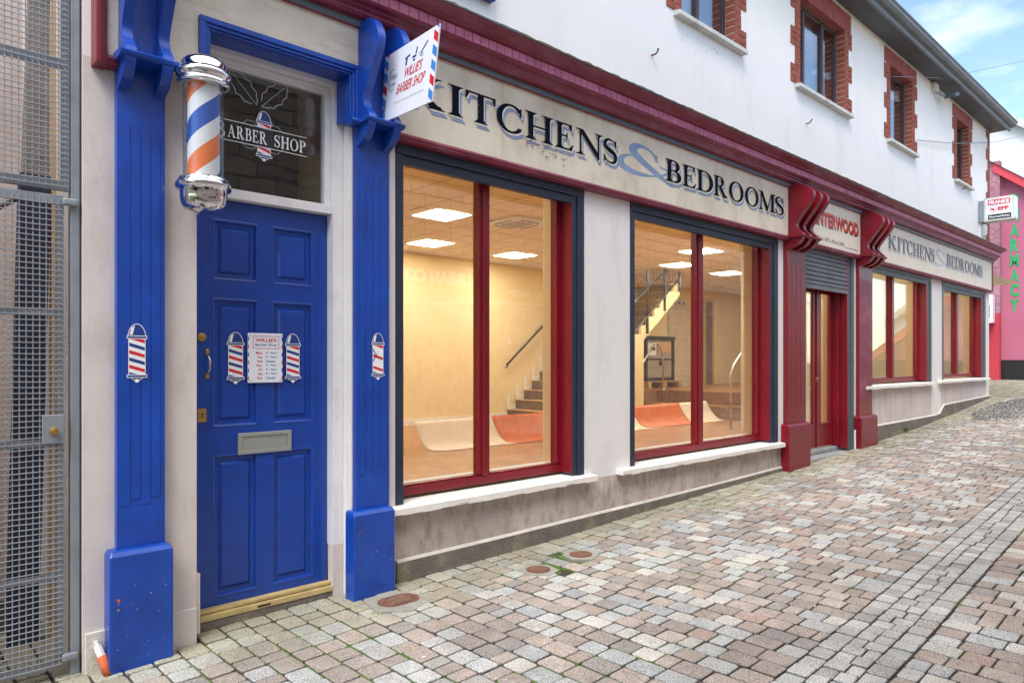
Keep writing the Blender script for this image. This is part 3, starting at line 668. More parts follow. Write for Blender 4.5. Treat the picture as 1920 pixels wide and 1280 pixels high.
for a, b_ in ((.863, .953), (2.53, 8.055), (8.545, 10.30), (10.76, 17.30)): mb.prismx(MOULD, a, b_, 'maroon_old')
mb.build('moulding', B)
mb = MB()      # left end of the fascia: maroon upright over a cream end board
mb.box(.851, .873, -.11, 0, 2.87, 3.6, 'maroon'); mb.box(.873, .890, -.095, 0, 2.87, 3.6, 'maroon'); mb.box(.890, .905, -.08, 0, 2.87, 3.6, 'maroon')
mb.build('fascia_end', B, bevel=.003)

# pilasters with scrolled brackets
def scroll(prof_pts, z0):   # smooth curve through (out, z)
    r = []
    P = [Vector((a, b_)) for a, b_ in prof_pts]
    for i in range(len(P)-1):
        p0, p1, p2, p3 = P[max(i-1, 0)], P[i], P[i+1], P[min(i+2, len(P)-1)]
        for k in range(6):
            t = k/6; r.append(.5*((2*p1) + (p2-p0)*t + (2*p0-5*p1+4*p2-p3)*t*t + (3*p1-p0-3*p2+p3)*t**3))
    r.append(P[-1]); return [(-v[0], v[1]) for v in r]
def pilaster(x0, x1, bx0, bx1, ztop_block, zg, m, blades, label, sticker=None, torn=False, out_=.27, old=None):
    s_ = MB(); s_.box(x0, x1, -.045, -.002, ztop_block-.02, 2.93, m)
    wid = x1-x0
    z0f, z1f = ztop_block+.22, 2.62
    for i in range(4):      # fluting: thin raised slats with grooves between
        a = x0 + .018 + (wid-.036)*i/4; b_ = x0 + .018 + (wid-.036)*(i+1)/4 - .006
        s_.box(a, b_, -.0482, -.0452, z0f + .03*(i % 2), z1f - .03*(i % 2), old or m)
    p = s_.build('pilaster', B, label=label, bevel=.0015)
    q = MB(); q.box(bx0, bx1, -.105, -.003, zg, ztop_block-.012, m)
    q.add([(bx0, -.105, ztop_block-.012), (bx1, -.105, ztop_block-.012), (bx1-.012, -.085, ztop_block+.012), (bx0+.012, -.085, ztop_block+.012), (bx1-.012, -.003, ztop_block+.012), (bx0+.012, -.003, ztop_block+.012), (bx0, -.003, ztop_block-.012), (bx1, -.003, ztop_block-.012)],
          [(0, 1, 2, 3), (3, 2, 4, 5), (0, 3, 5, 6), (1, 7, 4, 2)], m)
    q.build('plinth_block', p, bevel=.006)
    br = MB(); up = scroll([(.06, 3.53), (.20, 3.52), (out_, 3.44), (out_*1.06, 3.36), (out_*.88, 3.26), (out_*.62, 3.15), (out_*.46, 3.07), (out_*.50, 3.01), (out_*.66, 2.96), (out_*.72, 2.925)], 0)
    lo = scroll([(out_*.66, 2.92), (out_*.66, 2.885), (out_*.5, 2.825), (out_*.25, 2.79), (.05, 2.78)], 0)
    for a, b_ in blades:
        br.prismx([(-.003, 3.53)] + up + [(-.003, 2.925)], a, b_, m)
        br.prismx([(-.003, 2.92)] + lo + [(-.003, 2.78)], a, b_, m)
    br.box(x0+.004, x1-.004, -.078, -.05, 2.935, 3.5, m)
    br.prismx([(-.002, 2.905), (-out_*.66, 2.905), (-out_*.72, 2.912), (-out_*.74, 2.925), (-out_*.70, 2.935), (-.002, 2.945)], x0-.02, x1+.02, m)
    br.build('bracket', p)
    if sticker:
        t = MB(); pole_sticker(t, *sticker, facade(-.0495), torn); t.build('pole_sticker', p)
    return p
pilaster(.953, 1.174, .907, 1.196, .52, -.16, 'blue', [(.955, 1.003), (1.122, 1.172)], 'blue pilaster left of the barber door', (.995, 1.088, 1.347, 1.638))
pilaster(2.283, 2.522, 2.229, 2.527, .52, -.12, 'blue', [(2.286, 2.338), (2.468, 2.52)], 'blue pilaster between the barber door and the first shop window', (2.388, 2.482, 1.336, 1.63), True)
pilaster(8.06, 8.545, 8.0, 8.575, .70, .05, 'maroon', [(8.07, 8.15), (8.265, 8.345), (8.455, 8.535)], 'maroon pilaster left of the shop door', out_=.33)
pilaster(10.25, 10.735, 10.18, 10.785, .68, .12, 'maroon', [(10.26, 10.34), (10.455, 10.535), (10.645, 10.725)], 'maroon pilaster right of the shop door with faded flutes', out_=.33, old='maroon_old')
# ---------------------------------------------------------------- barber door
sur = MB()
def ushape(mb, x0, x1, zt, zb_, w_, ya, yb2, m):
    mb.box(x0, x1, ya, yb2, zt-w_, zt, m); mb.box(x0, x0+w_, ya, yb2, zb_, zt-w_, m); mb.box(x1-w_, x1, ya, yb2, zb_, zt-w_, m)
ushape(sur, 1.333, 2.288, 3.262, 2.925, .030, -.085, -.003, 'blue')
ushape(sur, 1.3635, 2.2575, 3.2315, 2.925, .018, -.075, .0, 'blue')
ushape(sur, 1.382, 2.239, 3.213, 2.93, .012, -.065, .10, 'blue')
sur.prismx([(-.002, 2.90), (-.11, 2.90), (-.115, 2.915), (-.11, 2.93), (-.002, 2.935)], 2.215, 2.262, 'blue')
DF = sur.build('door_surround', B, label='blue moulded surround over the barber door', bevel=.004)
fr = MB()
fr.box(2.205, 2.274, .10, .20, .30, 3.17, 'wframe'); fr.box(1.347, 1.388, .12, .20, 0.0, 3.17, 'wframe'); fr.box(1.347, 2.274, .10, .20, 3.17, 3.208, 'wframe')
fr.box(1.389, 2.204, .115, .20, 2.372, 2.428, 'wframe'); fr.box(1.389, 2.204, .15, .19, 3.12, 3.169, 'wframe'); fr.box(2.166, 2.204, .13, .19, 2.429, 3.119, 'wframe')
fr.box(1.347, 1.366, .006, .115, 0.0, .32, 'beige')
DFr = fr.build('door_frame', B, label='white timber frame round the blue door', bevel=.003)
tw = MB(); tw.box(1.389, 2.166, .158, .164, 2.43, 3.12, glass('transom_glass', .03)); tg = tw.build('transom_window', B, label='dark transom window with barber shop lettering')
tt = MB(); fn = facade(.1575)
pole_sticker(tt, 1.735, 1.833, 2.63, 2.925, fn)
tt2 = lambda x, y, d=0: (x, .1530-d, y)
tt.add([(1.73, .1545, 2.713), (1.838, .1545, 2.713), (1.838, .1545, 2.821), (1.73, .1545, 2.821)], [(0, 1, 2, 3)], 'dark'); serif_text(tt, 'ARBER', 1.568, 1.80, 2.728, 2.800, tt2, 'wpaint', 0, .10); serif_text(tt, 'SHOP', 1.845, 2.045, 2.728, 2.800, tt2, 'wpaint', 0, .10)
letter(tt, 'B', 1.50, 1.553, 2.718, 2.812, tt2, 'wpaint', .001)
tt.box(1.49, 2.055, .1530, .1534, 2.822, 2.826, 'wpaint'); tt.box(1.50, 2.055, .1530, .1534, 2.708, 2.712, 'wpaint')
# etched pair of spiked leaves and ring
def outline(mb, pts, w_, fn, m, d=0, closed=True):
    if closed: pts = pts + [pts[0], pts[1]]
    vs, fs = strip(pts, [w_]*len(pts)); put2d(mb, vs, fs, fn, m, d)
for sx in (-1, 1):
    cx = 0; 
    lp = []
    base = (1.755 + sx*.014, 2.95); tip = (1.755 + sx*.175, 3.115)
    ax_ = Vector((tip[0]-base[0], tip[1]-base[1])); nv = Vector((-ax_.y, ax_.x)).normalized()
    for side in (1, -1):
        for i in range(13):
            t = i/12; t2_ = t if side == 1 else 1-t
            wv = .062*math.sin(math.pi*min(1, t2_*1.02))**.6 * (.62 + .38*abs(math.cos(math.pi*t2_*4)))
            lp.append((base[0]+ax_.x*t2_+nv.x*wv*side, base[1]+ax_.y*t2_+nv.y*wv*side))
    outline(tt, lp, .0048, fn, 'fittext', .0001)
    outline(tt, [base, (tip[0]-sx*.02, tip[1]-.02)], .003, fn, 'fittext', .0002, False)
    outline(tt, [(1.775 + sx*(.075+.06*math.cos(a/10*6.283)), 2.77+.085*math.sin(a/10*6.283)) for a in range(10)], .003, fn, 'fittext', .0003)
tt.build('lettering', tg)
mb = MB(); mb.box(1.352, 2.27, .7, .72, 2.3, 3.3, 'dark'); mb.build('dark_backing', tg)

d = MB(); X0, X1, Z0, Z1 = 1.389, 2.203, .058, 2.366
panels = [(1.493, 1.752, 1.914, 2.255), (1.843, 2.103, 1.914, 2.255), (1.493, 1.752, 1.081, 1.808), (1.843, 2.103, 1.081, 1.808), (1.493, 1.752, .118, .918), (1.843, 2.103, .118, .918)]
ring_grid(d, X0, X1, Z0, Z1, panels, .175, .215, lambda a, b_: 'door_blue', M['door_blue'], back=True)
for a, b_, c, e in panels:
    def rect(i, y): return [(a+i, y, c+i), (b_-i, y, c+i), (b_-i, y, e-i), (a+i, y, e-i)]
    rs = [rect(-.004, .1742), rect(.003, .172), rect(.010, .176), rect(.016, .192), rect(.038, .194), rect(.052, .181), rect(.056, .180)]
    for r0, r1 in zip(rs, rs[1:]):
        d.add(r0 + r1, [(i, (i+1) % 4, (i+1) % 4+4, i+4) for i in range(4)], 'door_blue')
    d.add(rs[-1], [(0, 1, 2, 3)], 'door_blue')
door = d.build('door', B, label='blue six panel barber shop door')
mb = MB(); lb = lambda x0, x1, z0, z1, y0, y1, m: mb.box(x0, x1, y0, y1, z0, z1, m)
lb(1.632, 1.958, .912, .932, .160, .175, 'steelp') if 'steelp' in M else None
M['satin'] = mat('satin_aluminium', (.42, .44, .42), .45, .08, 20, .1, 60, metal=.6)
for q in ((1.632, 1.958, .912, .934), (1.632, 1.958, 1.014, 1.036), (1.632, 1.656, .934, 1.014), (1.934, 1.958, .934, 1.014)): mb.box(q[0], q[1], .160, .1745, q[2], q[3], 'satin')
mb.box(1.656, 1.934, .168, .1745, .934, 1.014, 'satin'); mb.build('letterbox', door, bevel=.003)
mb = MB(); mb.tube([(1.429, .174, 1.586), (1.429, .158, 1.586)], .024, 'brass', 20); mb.tube([(1.429, .158, 1.586), (1.429, .153, 1.586)], .015, 'brass', 16); mb.build('cylinder_lock', door, bevel=.002)
mb = MB(); mb.box(1.411, 1.458, .170, .1745, 1.112, 1.188, 'brass'); mb.box(1.432, 1.438, .1685, .1697, 1.135, 1.155, 'black'); mb.tube([(1.435, .1697, 1.158), (1.435, .1685, 1.158)], .006, 'black', 10); mb.build('keyhole_plate', door, bevel=.001)
mb = MB(); mb.box(1.453, 1.473, .170, .1745, 1.485, 1.522, 'brass'); mb.box(1.453, 1.473, .170, .1745, 1.355, 1.392, 'brass')
mb.tube([(1.463, .165, 1.495), (1.463, .15, 1.475), (1.463, .135, 1.455), (1.463, .132, 1.435), (1.463, .138, 1.41), (1.463, .155, 1.395), (1.463, .166, 1.38)], .0065, 'steel', 8); mb.build('handle', door)
for sx0, sx1 in ((1.570, 1.672), (1.921, 2.022)):
    mb = MB(); pole_sticker(mb, sx0, sx1, 1.322, 1.62, facade(.1715)); mb.build('pole_sticker', door)
mb = MB()
M['thresh'] = mat('varnished_threshold', (.55, .42, .19), .5, .2, 8, .1, 30, dirt=.5, dcol=(.2, .13, .06), dscale=(4, 30, 30), dlo=.45, dhi=.65)
mb.box(1.40, 2.203, .125, .174, .055, .072, 'thresh'); mb.box(1.40, 2.203, .10, .17, .020, .050, 'thresh'); mb.box(1.40, 2.203, .105, .20, -.12, .018, 'plinth'); mb.box(1.72, 1.80, .097, .10, .030, .040, 'black')
mb.build('door_threshold', B, bevel=.003)

# opening hours board, screwed on the door
nb = thing('hours_notice', 'white opening hours board with red heading screwed on the blue door', 'notice', (1.794, .17, 1.326))
mb = MB(); mb.box(1.688, 1.900, .159, .1655, 1.326, 1.617, 'signwhite'); mb.build('board', nb, bevel=.002)
mb = MB(); fn = facade(.1585)
text(mb, "WILLIE'S", 1.733, 1.862, 1.566, 1.586, fn, 'rpaint', .0002, weight=.03); text(mb, 'Barber Shop', 1.733, 1.862, 1.538, 1.556, fn, 'bpaint', .0002, weight=.01)
for q in ((1.718, 1.877, 1.5975, 1.600), (1.718, 1.877, 1.526, 1.5285), (1.718, 1.7205, 1.5285, 1.5975), (1.8745, 1.877, 1.5285, 1.5975)): mb.box(q[0], q[1], .1580, .1584, q[2], q[3], 'rpaint')
for i, (a, b_) in enumerate((('Mon', '9 - 6pm'), ('Tue', '9 - 6pm'), ('Wed', 'Closed'), ('Thur', '9 - 6pm'), ('Fri', '9 - 6pm'), ('Sat', '8 - 5pm'), ('Sun', 'Closed'))):
    z = 1.495 - i*.0245; wa = {'Mon': .038, 'Tue': .032, 'Wed': .034, 'Thur': .04, 'Fri': .022, 'Sat': .026, 'Sun': .032}[a]
    text(mb, a, 1.774-wa, 1.774, z-.001, z+.013, fn, 'rpaint', .0002, weight=.02); text(mb, b_, 1.797, 1.862 if b_[0] != 'C' else 1.852, z-.001, z+.013, fn, 'bpaint', .0002, weight=.012)
for i in range(6):
    z = 1.34 + i*.046
    for xa in (1.6885, 1.8935):
        put2d(mb, [(xa, z), (xa+.006, z+.004), (xa+.006, z+.026), (xa, z+.022)], [(0, 1, 2, 3)], fn, ('rpaint', 'bpaint')[i % 2], .0002)
mb.build('lettering', nb)
for x_ in (1.701, 1.887):
    for z_ in (1.340, 1.603): mb = MB(); mb.tube([(x_, .159, z_), (x_, .1565, z_)], .004, 'steel', 8); mb.build('screw', nb)

# ---------------------------------------------------------------- shop windows
def shop_window(R_, gl, gr, mull, jamb, zs, zsh, cold, label, sx0, sx1):
    x0, x1 = R_[0], R_[1]; sh = 'navy' if cold else 'greygreen'; ci = 'iwall'
    f = MB(); zr0 = zs+.035; zr1 = zr0+.072; zt = 2.86
    f.box(gl-.02, gr, .12, .19, zr0, zr1-.012, 'maroon'); f.box(gl, gr, .135, .19, zr1-.0115, zr1, 'maroon')
    f.box(mull[0], mull[1], .12, .19, zr1, zt, 'maroon'); f.box(mull[0]+.025, mull[1]-.025, .108, .12, zr1-.01, zt, 'maroon')
    f.box(jamb, jamb+.052, .12, .19, zr1, zt, 'maroon'); f.box(x0+.004, gl+.05, .12, .19, zr1, zt, 'maroon')
    f.box(jamb+.0525, gr+.02, .0, .19, zr0, zt, 'maroon')
    f.box(gl, gr, .1905, .26, zr0+.01, zr1+.004, 'paper')
    fr = f.build('window_frame', None, label=label, bevel=.004); fr.parent = B; 
    for v in fr.data.vertices: v.co -= B.location
    for a, b_ in ((gl+.02, mull[0]), (mull[1], jamb)):
        p = MB(); p.box(a, b_, .155, .162, zr1, zt, 'glass'); p.build('pane', fr)
    s_ = MB(); n_ = 26; r_ = random.Random(int(x0*100))
    s_.box(sx0+.001, sx1-.001, -.075, .0, zs-.04, zs-.001, 'sill')
    s_.add([(sx0, -.078, zs), (sx1, -.078, zs), (sx1, 0, zs+.008), (sx0, 0, zs+.008)], [(0, 1, 2, 3)], 'sill')
    for i in range(n_):
        a = sx0 + (sx1-sx0)*i/n_; b_ = sx0 + (sx1-sx0)*(i+1)/n_; c = zs-.038-r_.uniform(0, .008)*(1 if i % 7 else -1.5)
        s_.add([(a, -.079, c), (b_, -.079, c), (b_, -.079, zs), (a, -.079, zs)], [(0, 1, 2, 3)], 'sill')
    s_.add([(sx0, -.079, zs-.038), (sx0, -.079, zs), (sx0, 0, zs+.008), (sx0, 0, zs-.038)], [(0, 1, 2, 3)], 'sill')
    s_.add([(sx1, -.079, zs-.038), (sx1, -.079, zs), (sx1, 0, zs+.008), (sx1, 0, zs-.038)], [(0, 1, 2, 3)], 'sill')
    s_.box(x0+.002, x1-.002, 0.001, .135, zs-.02, zs+.012, 'sill')
    s_.build('window_sill', fr)
    h = MB(); h.box(x0+.002, x1-.002, -.012, .10, zsh+.062, 2.8775, sh); h.box(gl-.01, gr+.04, .004, .055, zsh, zsh+.060, sh)
    h.box(x0+.004, x1-.004, -.016, -.0125, zsh+.085, zsh+.105, sh)
    h.build('shutter_box', fr, bevel=.004)
    gd = MB(); gd.box(x0+.003, gl-.0, -.006, .10, zs+.012, zsh+.06, sh); gd.build('shutter_guide', fr, bevel=.003)
    w3 = (x1-gr); gd = MB()
    gd.box(gr, gr+w3*.36, -.004, .11, zs+.012, zsh+.0615, sh); gd.box(gr+w3*.34, gr+w3*.68, .012, .06, zs+.013, zsh+.061, sh); gd.box(gr+w3*.40, gr+w3*.62, -.016, .05, zs+.012, zsh+.0615, sh); gd.box(gr+w3*.66, x1-.003, -.012, .05, zs+.012, zsh+.0615, sh)
    gd.build('shutter_guide', fr, bevel=.003)
    return fr
shop_window(W1, 2.660, 4.322, (3.422, 3.528), 4.265, .500, 2.752, True, 'first shop window from the barber door', 2.53, 4.56)
shop_window(W2, 5.165, 7.735, (6.381, 6.511), 7.67, .500, 2.745, True, 'second shop window from the barber door', 4.90, 7.96)
shop_window(W3, 10.86, 13.36, (11.975, 12.12), 13.24, 1.092, 2.765, False, 'first shop window beyond the shop door', 10.50, 13.58)
shop_window(W4, 14.235, 16.785, (15.40, 15.58), 16.67, 1.112, 2.735, False, 'last shop window at the far end', 13.90, 17.12)

# shop door
f = MB()
f.box(8.66, 9.99, .155, .22, 2.44, 2.86, 'maroon'); f.box(9.955, 10.0, -.0, .22, .26, 2.86, 'maroon'); f.box(8.62, 8.70, .155, .22, .26, 2.44, 'maroon')
f.box(9.895, 9.9545, .09, .22, .30, 2.44, 'maroon')
sd = f.build('shop_doorway', B, label='maroon double glazed shop doorway under a half open shutter', bevel=.004)
for a, b_, ga, gb in ((8.70, 9.352, 8.80, 9.265), (9.356, 9.893, 9.50, 9.80)):
    l_ = MB(); ring_grid(l_, a, b_, .31, 2.435, [(ga, gb, .62, 2.36)], .165, .205, lambda p, q: 'maroon', M['maroon'])
    l_.box(ga-.02, gb+.02, .158, .1645, .592, .618, 'maroon'); l_.box(ga-.01, gb+.01, .160, .1645, .44, .452, 'maroon')
    l_.box(b_-.012, b_+.0, .150, .1645, .31, 2.43, 'maroon')
    lf = l_.build('door_leaf', sd, bevel=.003)
    pn = MB(); pn.box(ga+.001, gb-.001, .182, .189, .62, 2.36, 'glass')
    pn.build('door_pane', sd)
mb = MB(); mb.box(9.335, 9.350, .145, .1645, 1.18, 1.25, 'brass'); mb.tube([(9.342, .145, 1.23), (9.342, .13, 1.23), (9.30, .13, 1.228)], .007, 'steel', 8); mb.build('door_lock', sd)
mb = MB(); z = 2.42
while z < 2.86:
    mb.prismx([(.015, z+.004), (.004, z+.012), (0, z+.032), (.004, z+.050), (.015, z+.056), (.03, z+.056), (.03, z+.004)], 8.665, 9.975, 'slat'); z += .057
mb.box(8.665, 9.975, -.002, .035, 2.375, 2.422, 'slat'); mb.box(8.663, 9.978, .012, .03, 2.41, 2.86, 'dark'); mb.build('roller_shutter', sd)
mb = MB(); mb.box(8.616, 8.66, -.008, .1, .16, 2.86, 'greygreen'); mb.box(9.985, 10.05, -.004, .1, .16, 2.86, 'greygreen'); mb.box(10.058, 10.10, -.018, .05, .16, 2.86, 'greygreen'); mb.box(10.108, 10.164, -.012, .05, .16, 2.86, 'greygreen'); mb.build('shutter_guide', sd, bevel=.003)
M['step'] = mat('grey_stone_step', (.27, .28, .29), .85, .25, 8, .6, 50)
mb = MB(); mb.box(8.60, 9.99, -.04, .2, .05, .228, 'step'); mb.box(8.64, 9.99, .12, .30, .229, .29, 'step'); mb.build('doorstep', B, bevel=.012)

# ---------------------------------------------------------------- upper floor
def upper_window(i, R_, label, leafs):
    x0, x1, z0, z1 = R_
    f = MB(); w_ = .05; y0, y1 = .105, .16
    f.box(x0+.005, x0+w_, y0, y1, z0+.03, z1-.005, 'brownframe'); f.box(x1-w_, x1-.005, y0, y1, z0+.03, z1-.005, 'brownframe')
    f.box(x0+w_, x1-w_, y0, y1, z0+.03, z0+.08, 'brownframe'); f.box(x0+w_, x1-w_, y0, y1, z1-.055, z1-.005, 'brownframe')
    for m0 in leafs:
        xm = x0 + (x1-x0)*m0; f.box(xm-.028, xm+.028, y0-.012, y1, z0+.08, z1-.055, 'brownframe')
    fr = f.build('upper_window', B, label=label, bevel=.005)
    g_ = MB(); g_.box(x0+w_, x1-w_, .125, .135, z0+.08, z1-.055, 'glass_up'); g_.build('pane', fr)
    g_ = MB(); g_.box(x0+.01, x1-.01, .7, .72, z0-.2, z1+.1, 'dark'); g_.box(x0+.05, x0+(x1-x0)*.62, .2, .21, z0+.02, z1-.02, 'curtain'); g_.build('curtain', fr)  # pale sheet added behind the glass for the white sky reflection
    s_ = MB(); s_.add([(x0-.12, -.075, 4.775), (x1+.17, -.075, 4.775), (x1+.17, .1, 4.78), (x0-.12, .1, 4.78), (x0-.12, -.075, 4.818), (x1+.17, -.075, 4.818), (x1+.17, .1, 4.845), (x0-.12, .1, 4.845)], [(0, 3, 2, 1), (4, 5, 6, 7), (0, 1, 5, 4), (1, 2, 6, 5), (2, 3, 7, 6), (3, 0, 4, 7)], 'csill'); s_.build('window_sill', fr, bevel=.004)
    for zz_ in range(9):
        gs = random.Random(zz_+10*i); blob(s_, gs.uniform(x0-.05, x1+.1), 4.755-gs.random()**2*.10, gs.uniform(.004, .012), gs.uniform(.006, .022), facade(-.0005), 'grime', zz_*.0001) if zz_ < 0 else None
    bk = MB(); r_ = random.Random(i)
    bk.box(x0-.112, x0+.0045, -.006, .104, z0+.002, z1, 'mortar'); bk.box(x1-.0045, x1+.112, -.006, .104, z0+.002, z1, 'mortar')
    z = z0+.004; k = 0
    while z < z1-.02:
        wide = ((k//3) % 2 == 0)
        wl = .24 if wide else .125
        for sgn, xe in ((-1, x0), (1, x1)):
            a, b_ = sorted((xe - sgn*.006, xe + sgn*wl*(1 if sgn > 0 else 1)))
            zz = min(z+.066, z1)
            if wide:
                bk.box(a, b_, -.005, .0, z-.004, zz+.005, 'mortar') if False else None
                m_ = xe + sgn*.118
                for q0, q1 in ((a, m_-.004) if sgn > 0 else (m_+.004, b_), ((m_+.004), b_) if sgn > 0 else (a, m_-.004)):
                    bk.box(q0, q1, -.013+r_.uniform(-.001, .001), (.103 if abs((q0+q1)/2-xe) < .1 else -.001), z, zz, 'brick')
            else: bk.box(a, b_, -.013+r_.uniform(-.001, .001), .103, z, zz, 'brick')
        z += .075; k += 1
    xa, xb = x0-.24, x1+.24
    bk.box(xa, xb, -.006, -.001, z1+.001, 6.2, 'mortar'); x = xa+.002
    while x < xb-.04: bk.box(x, x+.064, -.013+r_.uniform(-.001, .001), -.0012 if not (x0 < x < x1) else .103, z1-.004, 6.2, 'soldier'); x += .072
    bk.build('brick_surround', fr, bevel=.003)
upper_window(1, UP[0], 'leftmost upper window, cut by the frame', (.45,))
upper_window(2, UP[1], 'wide upper window with three lights', (.24, .66))
upper_window(3, UP[2], 'narrow upper window under the wire', (.25,))
upper_window(4, UP[3], 'small upper window at the far corner', (.5,))
bk = MB(); z = 3.83; k = 0; bk.box(17.19, 17.336, -.006, .2, 3.82, 6.2, 'mortar')
while z < 6.2:
    a = 17.09 if (k//3) % 2 == 0 else 17.2
    bk.box(a, 17.343, -.013, (.22 if (k//3) % 2 else .1), z, z+.066, 'brick'); z += .075; k += 1
bk.build('corner_bricks', B, bevel=.003)
# roof, soffit, gutter
mb = MB(); x = -2.0
mb.box(.4, 17.55, -.30, .3, 6.262, 6.29, 'soffit')
while x < 17.4:
    if x > .4: mb.box(x, x+.086, -.29, -.001, 6.255, 6.2618, 'soffit')
    x += .094
mb.build('soffit', B)
mb = MB(); mb.box(.35, 17.56, -.335, -.301, 6.225, 6.42, 'gutter')
gp = [(-.336, 6.30), (-.39, 6.305), (-.425, 6.335), (-.43, 6.38), (-.445, 6.39), (-.445, 6.41), (-.425, 6.41), (-.41, 6.36), (-.336, 6.34)]
mb.prismx(gp, .3, 17.62, 'gutter'); mb.prismx([(-.336, 6.341), (-.409, 6.361), (-.424, 6.4), (-.336, 6.4)], 17.6, 17.62, 'gutter')
mb.build('gutter', B)
mb = MB(); mb.add([(.3, -.36, 6.425), (17.58, -.36, 6.425), (17.58, 4.2, 9.0), (.3, 4.2, 9.0), (17.58, 8.9, 6.3), (.3, 8.9, 6.3)], [(0, 1, 2, 3), (3, 2, 4, 5)], 'slate')
mb.add([(17.4, 0, 6.28), (17.4, 8.4, 6.28), (17.4, 4.2, 8.85)], [(0, 1, 2)], 'white'); mb.add([(.7, 0, 6.28), (.7, 8.4, 6.28), (.7, 4.2, 8.85)], [(0, 1, 2)], 'white')
mb.box(.35, 17.58, -.34, .0, 6.4205, 6.432, 'slate')
mb.build('roof', B)
# hooks in the wall
for hx, hz in ((5.428, 4.29), (8.676, 4.406), (15.384, 4.72), (16.86, 4.25), (16.88, 4.0)):
    mb = MB(); mb.tube([(hx, .01, hz), (hx, -.04, hz)] + [(hx+.018*math.sin(a), -.058-.02*math.cos(a+2.6), hz+.018-.018*math.cos(a)) for a in (0, .8, 1.6, 2.4, 3.2, 4)], .008, 'rust', 6)
    mb.build('wall_hook', B)
# small patch of old blue sign above the cornice
mb = MB(); mb.box(2.75, 3.43, -.06, 0, 4.07, 4.3, 'blue'); mb.build('blue_trim', B, label='end of a blue sign board above the cornice', bevel=.006)
mb = MB()      # white conduit by the far corner
mb.box(16.55, 16.60, -.03, -.001, 3.85, 4.25, 'wframe'); mb.build('conduit', B)

# ---------------------------------------------------------------- interior
I = MB()
def wh(h): return (h[0]+.0, h[1]-(.145 if h[0] != 8.613 else .2), h[2]+.04, h[3])
ring_grid(I, 2.40, 17.3, .2, 3.46, [(W1[0], 4.318, .53, 2.86), (W2[0], 7.735, .53, 2.86), (8.62, 9.97, .2, 2.86), (W3[0], 13.36, 1.12, 2.86), (W4[0], 16.785, 1.13, 2.86)], .20, .33, lambda a, b_: 'iwall', M['iwall'])
I.add([(2.40, .2, .2), (2.40, 6.75, .2), (2.40, 6.75, 3.46), (2.40, .2, 3.46)], [(0, 1, 2, 3)], 'iwall')
I.add([(2.40, 6.75, .2), (22, 6.75, .2), (22, 6.75, 3.46), (2.40, 6.75, 3.46)], [(0, 1, 2, 3)], 'iwall')
I.add([(22, 2.05, .2), (22, 6.75, .2), (22, 6.75, 3.46), (22, 2.05, 3.46)], [(0, 1, 2, 3)], 'iwall')
I.box(10.90, 22, 1.95, 2.05, .2, 3.46, 'iwall2'); I.box(10.82, 10.90, .34, 2.05, .2, 3.46, 'iwall2'); I.box(13.7, 13.8, .335, 1.949, .2, 3.46, 'iwall2')
I.build('interior_wall', B)
mb = MB(); mb.box(15.6, 17.25, 6.70, 6.749, .8, 2.9, 'walltile'); mb.build('tiled_panel', B)
mb = MB(); mb.box(2.4, 10.7, 6.725, 6.749, .28, .40, 'paper'); mb.build('skirting_board', B)
mb = MB(); mb.add([(2.41, .335, .285), (21.9, .335, .285), (21.9, 6.74, .285), (2.41, 6.74, .285)], [(0, 1, 2, 3)], 'ifloor')
mb.add([(2.41, .2, .284), (21.9, .2, .284), (21.9, .335, .284), (2.41, .335, .284)], [(0, 1, 2, 3)], 'ifloor'); mb.build('shop_floor', B)
mb = MB(); mb.add([(2.41, .335, 3.45), (21.9, .335, 3.45), (21.9, 6.74, 3.45), (2.41, 6.74, 3.45)], [(0, 1, 2, 3)], 'ceil'); mb.build('shop_ceiling', B)
mb = MB(); mb.box(13.30, 21.9, 2.06, 6.74, .29, .80, 'platform'); mb.box(13.295, 21.9, 2.06, 6.74, .801, .815, 'ifloor'); mb.box(12.8, 13.29, 5.45, 6.74, .29, .80, 'platform'); mb.box(12.80, 13.29, 2.06, 5.445, .29, .53, 'platform'); mb.box(12.78, 13.29, 2.06, 5.445, .531, .545, 'ifloor'); mb.box(12.79, 13.29, 5.45, 6.74, .801, .815, 'ifloor')
mb.build('raised_floor', B, label='raised floor with brown risers and two steps')
for k_, (a, b_) in enumerate(((17.34, 17.40), (17.68, 17.74))): pass
mb = MB(); mb.box(17.28, 17.36, 6.68, 6.748, .816, 3.2, 'tan'); mb.box(17.70, 17.78, 6.68, 6.748, .816, 3.2, 'tan'); mb.box(17.36, 17.70, 6.70, 6.748, .816, 3.12, 'tread'); mb.box(17.36, 17.70, 6.68, 6.748, 3.121, 3.2, 'tan'); mb.build('inner_doorway', B)

# staircase against the back wall
st = thing('staircase', 'boxed-in carpeted stairs with black balustrade seen through two shop windows', 'staircase', (10, 5.9, .28))
nst = 15; gx, rz, sx_, sz_ = .24, .193, 9.86, .47
mb = MB()
for k in range(nst):
    xa = sx_ + gx*k; zt = sz_ + rz*k
    mb.box(xa, xa+gx+.001*k, 5.03, 6.74, zt-rz, zt-.012, 'tread'); mb.box(xa-.015, xa+gx+.0005, 5.03, 6.74, zt-.0115, zt, 'tan')
mb.build('steps', st)
mb = MB(); pr = [(sx_, .286)]
for k in range(nst): xa = sx_ + gx*k; zt = sz_ + rz*k - .0; pr += [(xa, zt), (xa+gx, zt)]
pr = [(x, z+.004) for x, z in pr]
xe = sx_+gx*nst; pr += [(xe, sz_+rz*nst-.45), (12.12, 1.90), (12.12, .286)]
mb.prismy(pr, 4.97, 5.029, 'iwall'); mb.box(12.03, 12.12, 5.03, 6.74, .286, 1.85, 'iwall'); mb.build('side_panel', st)
mb = MB()
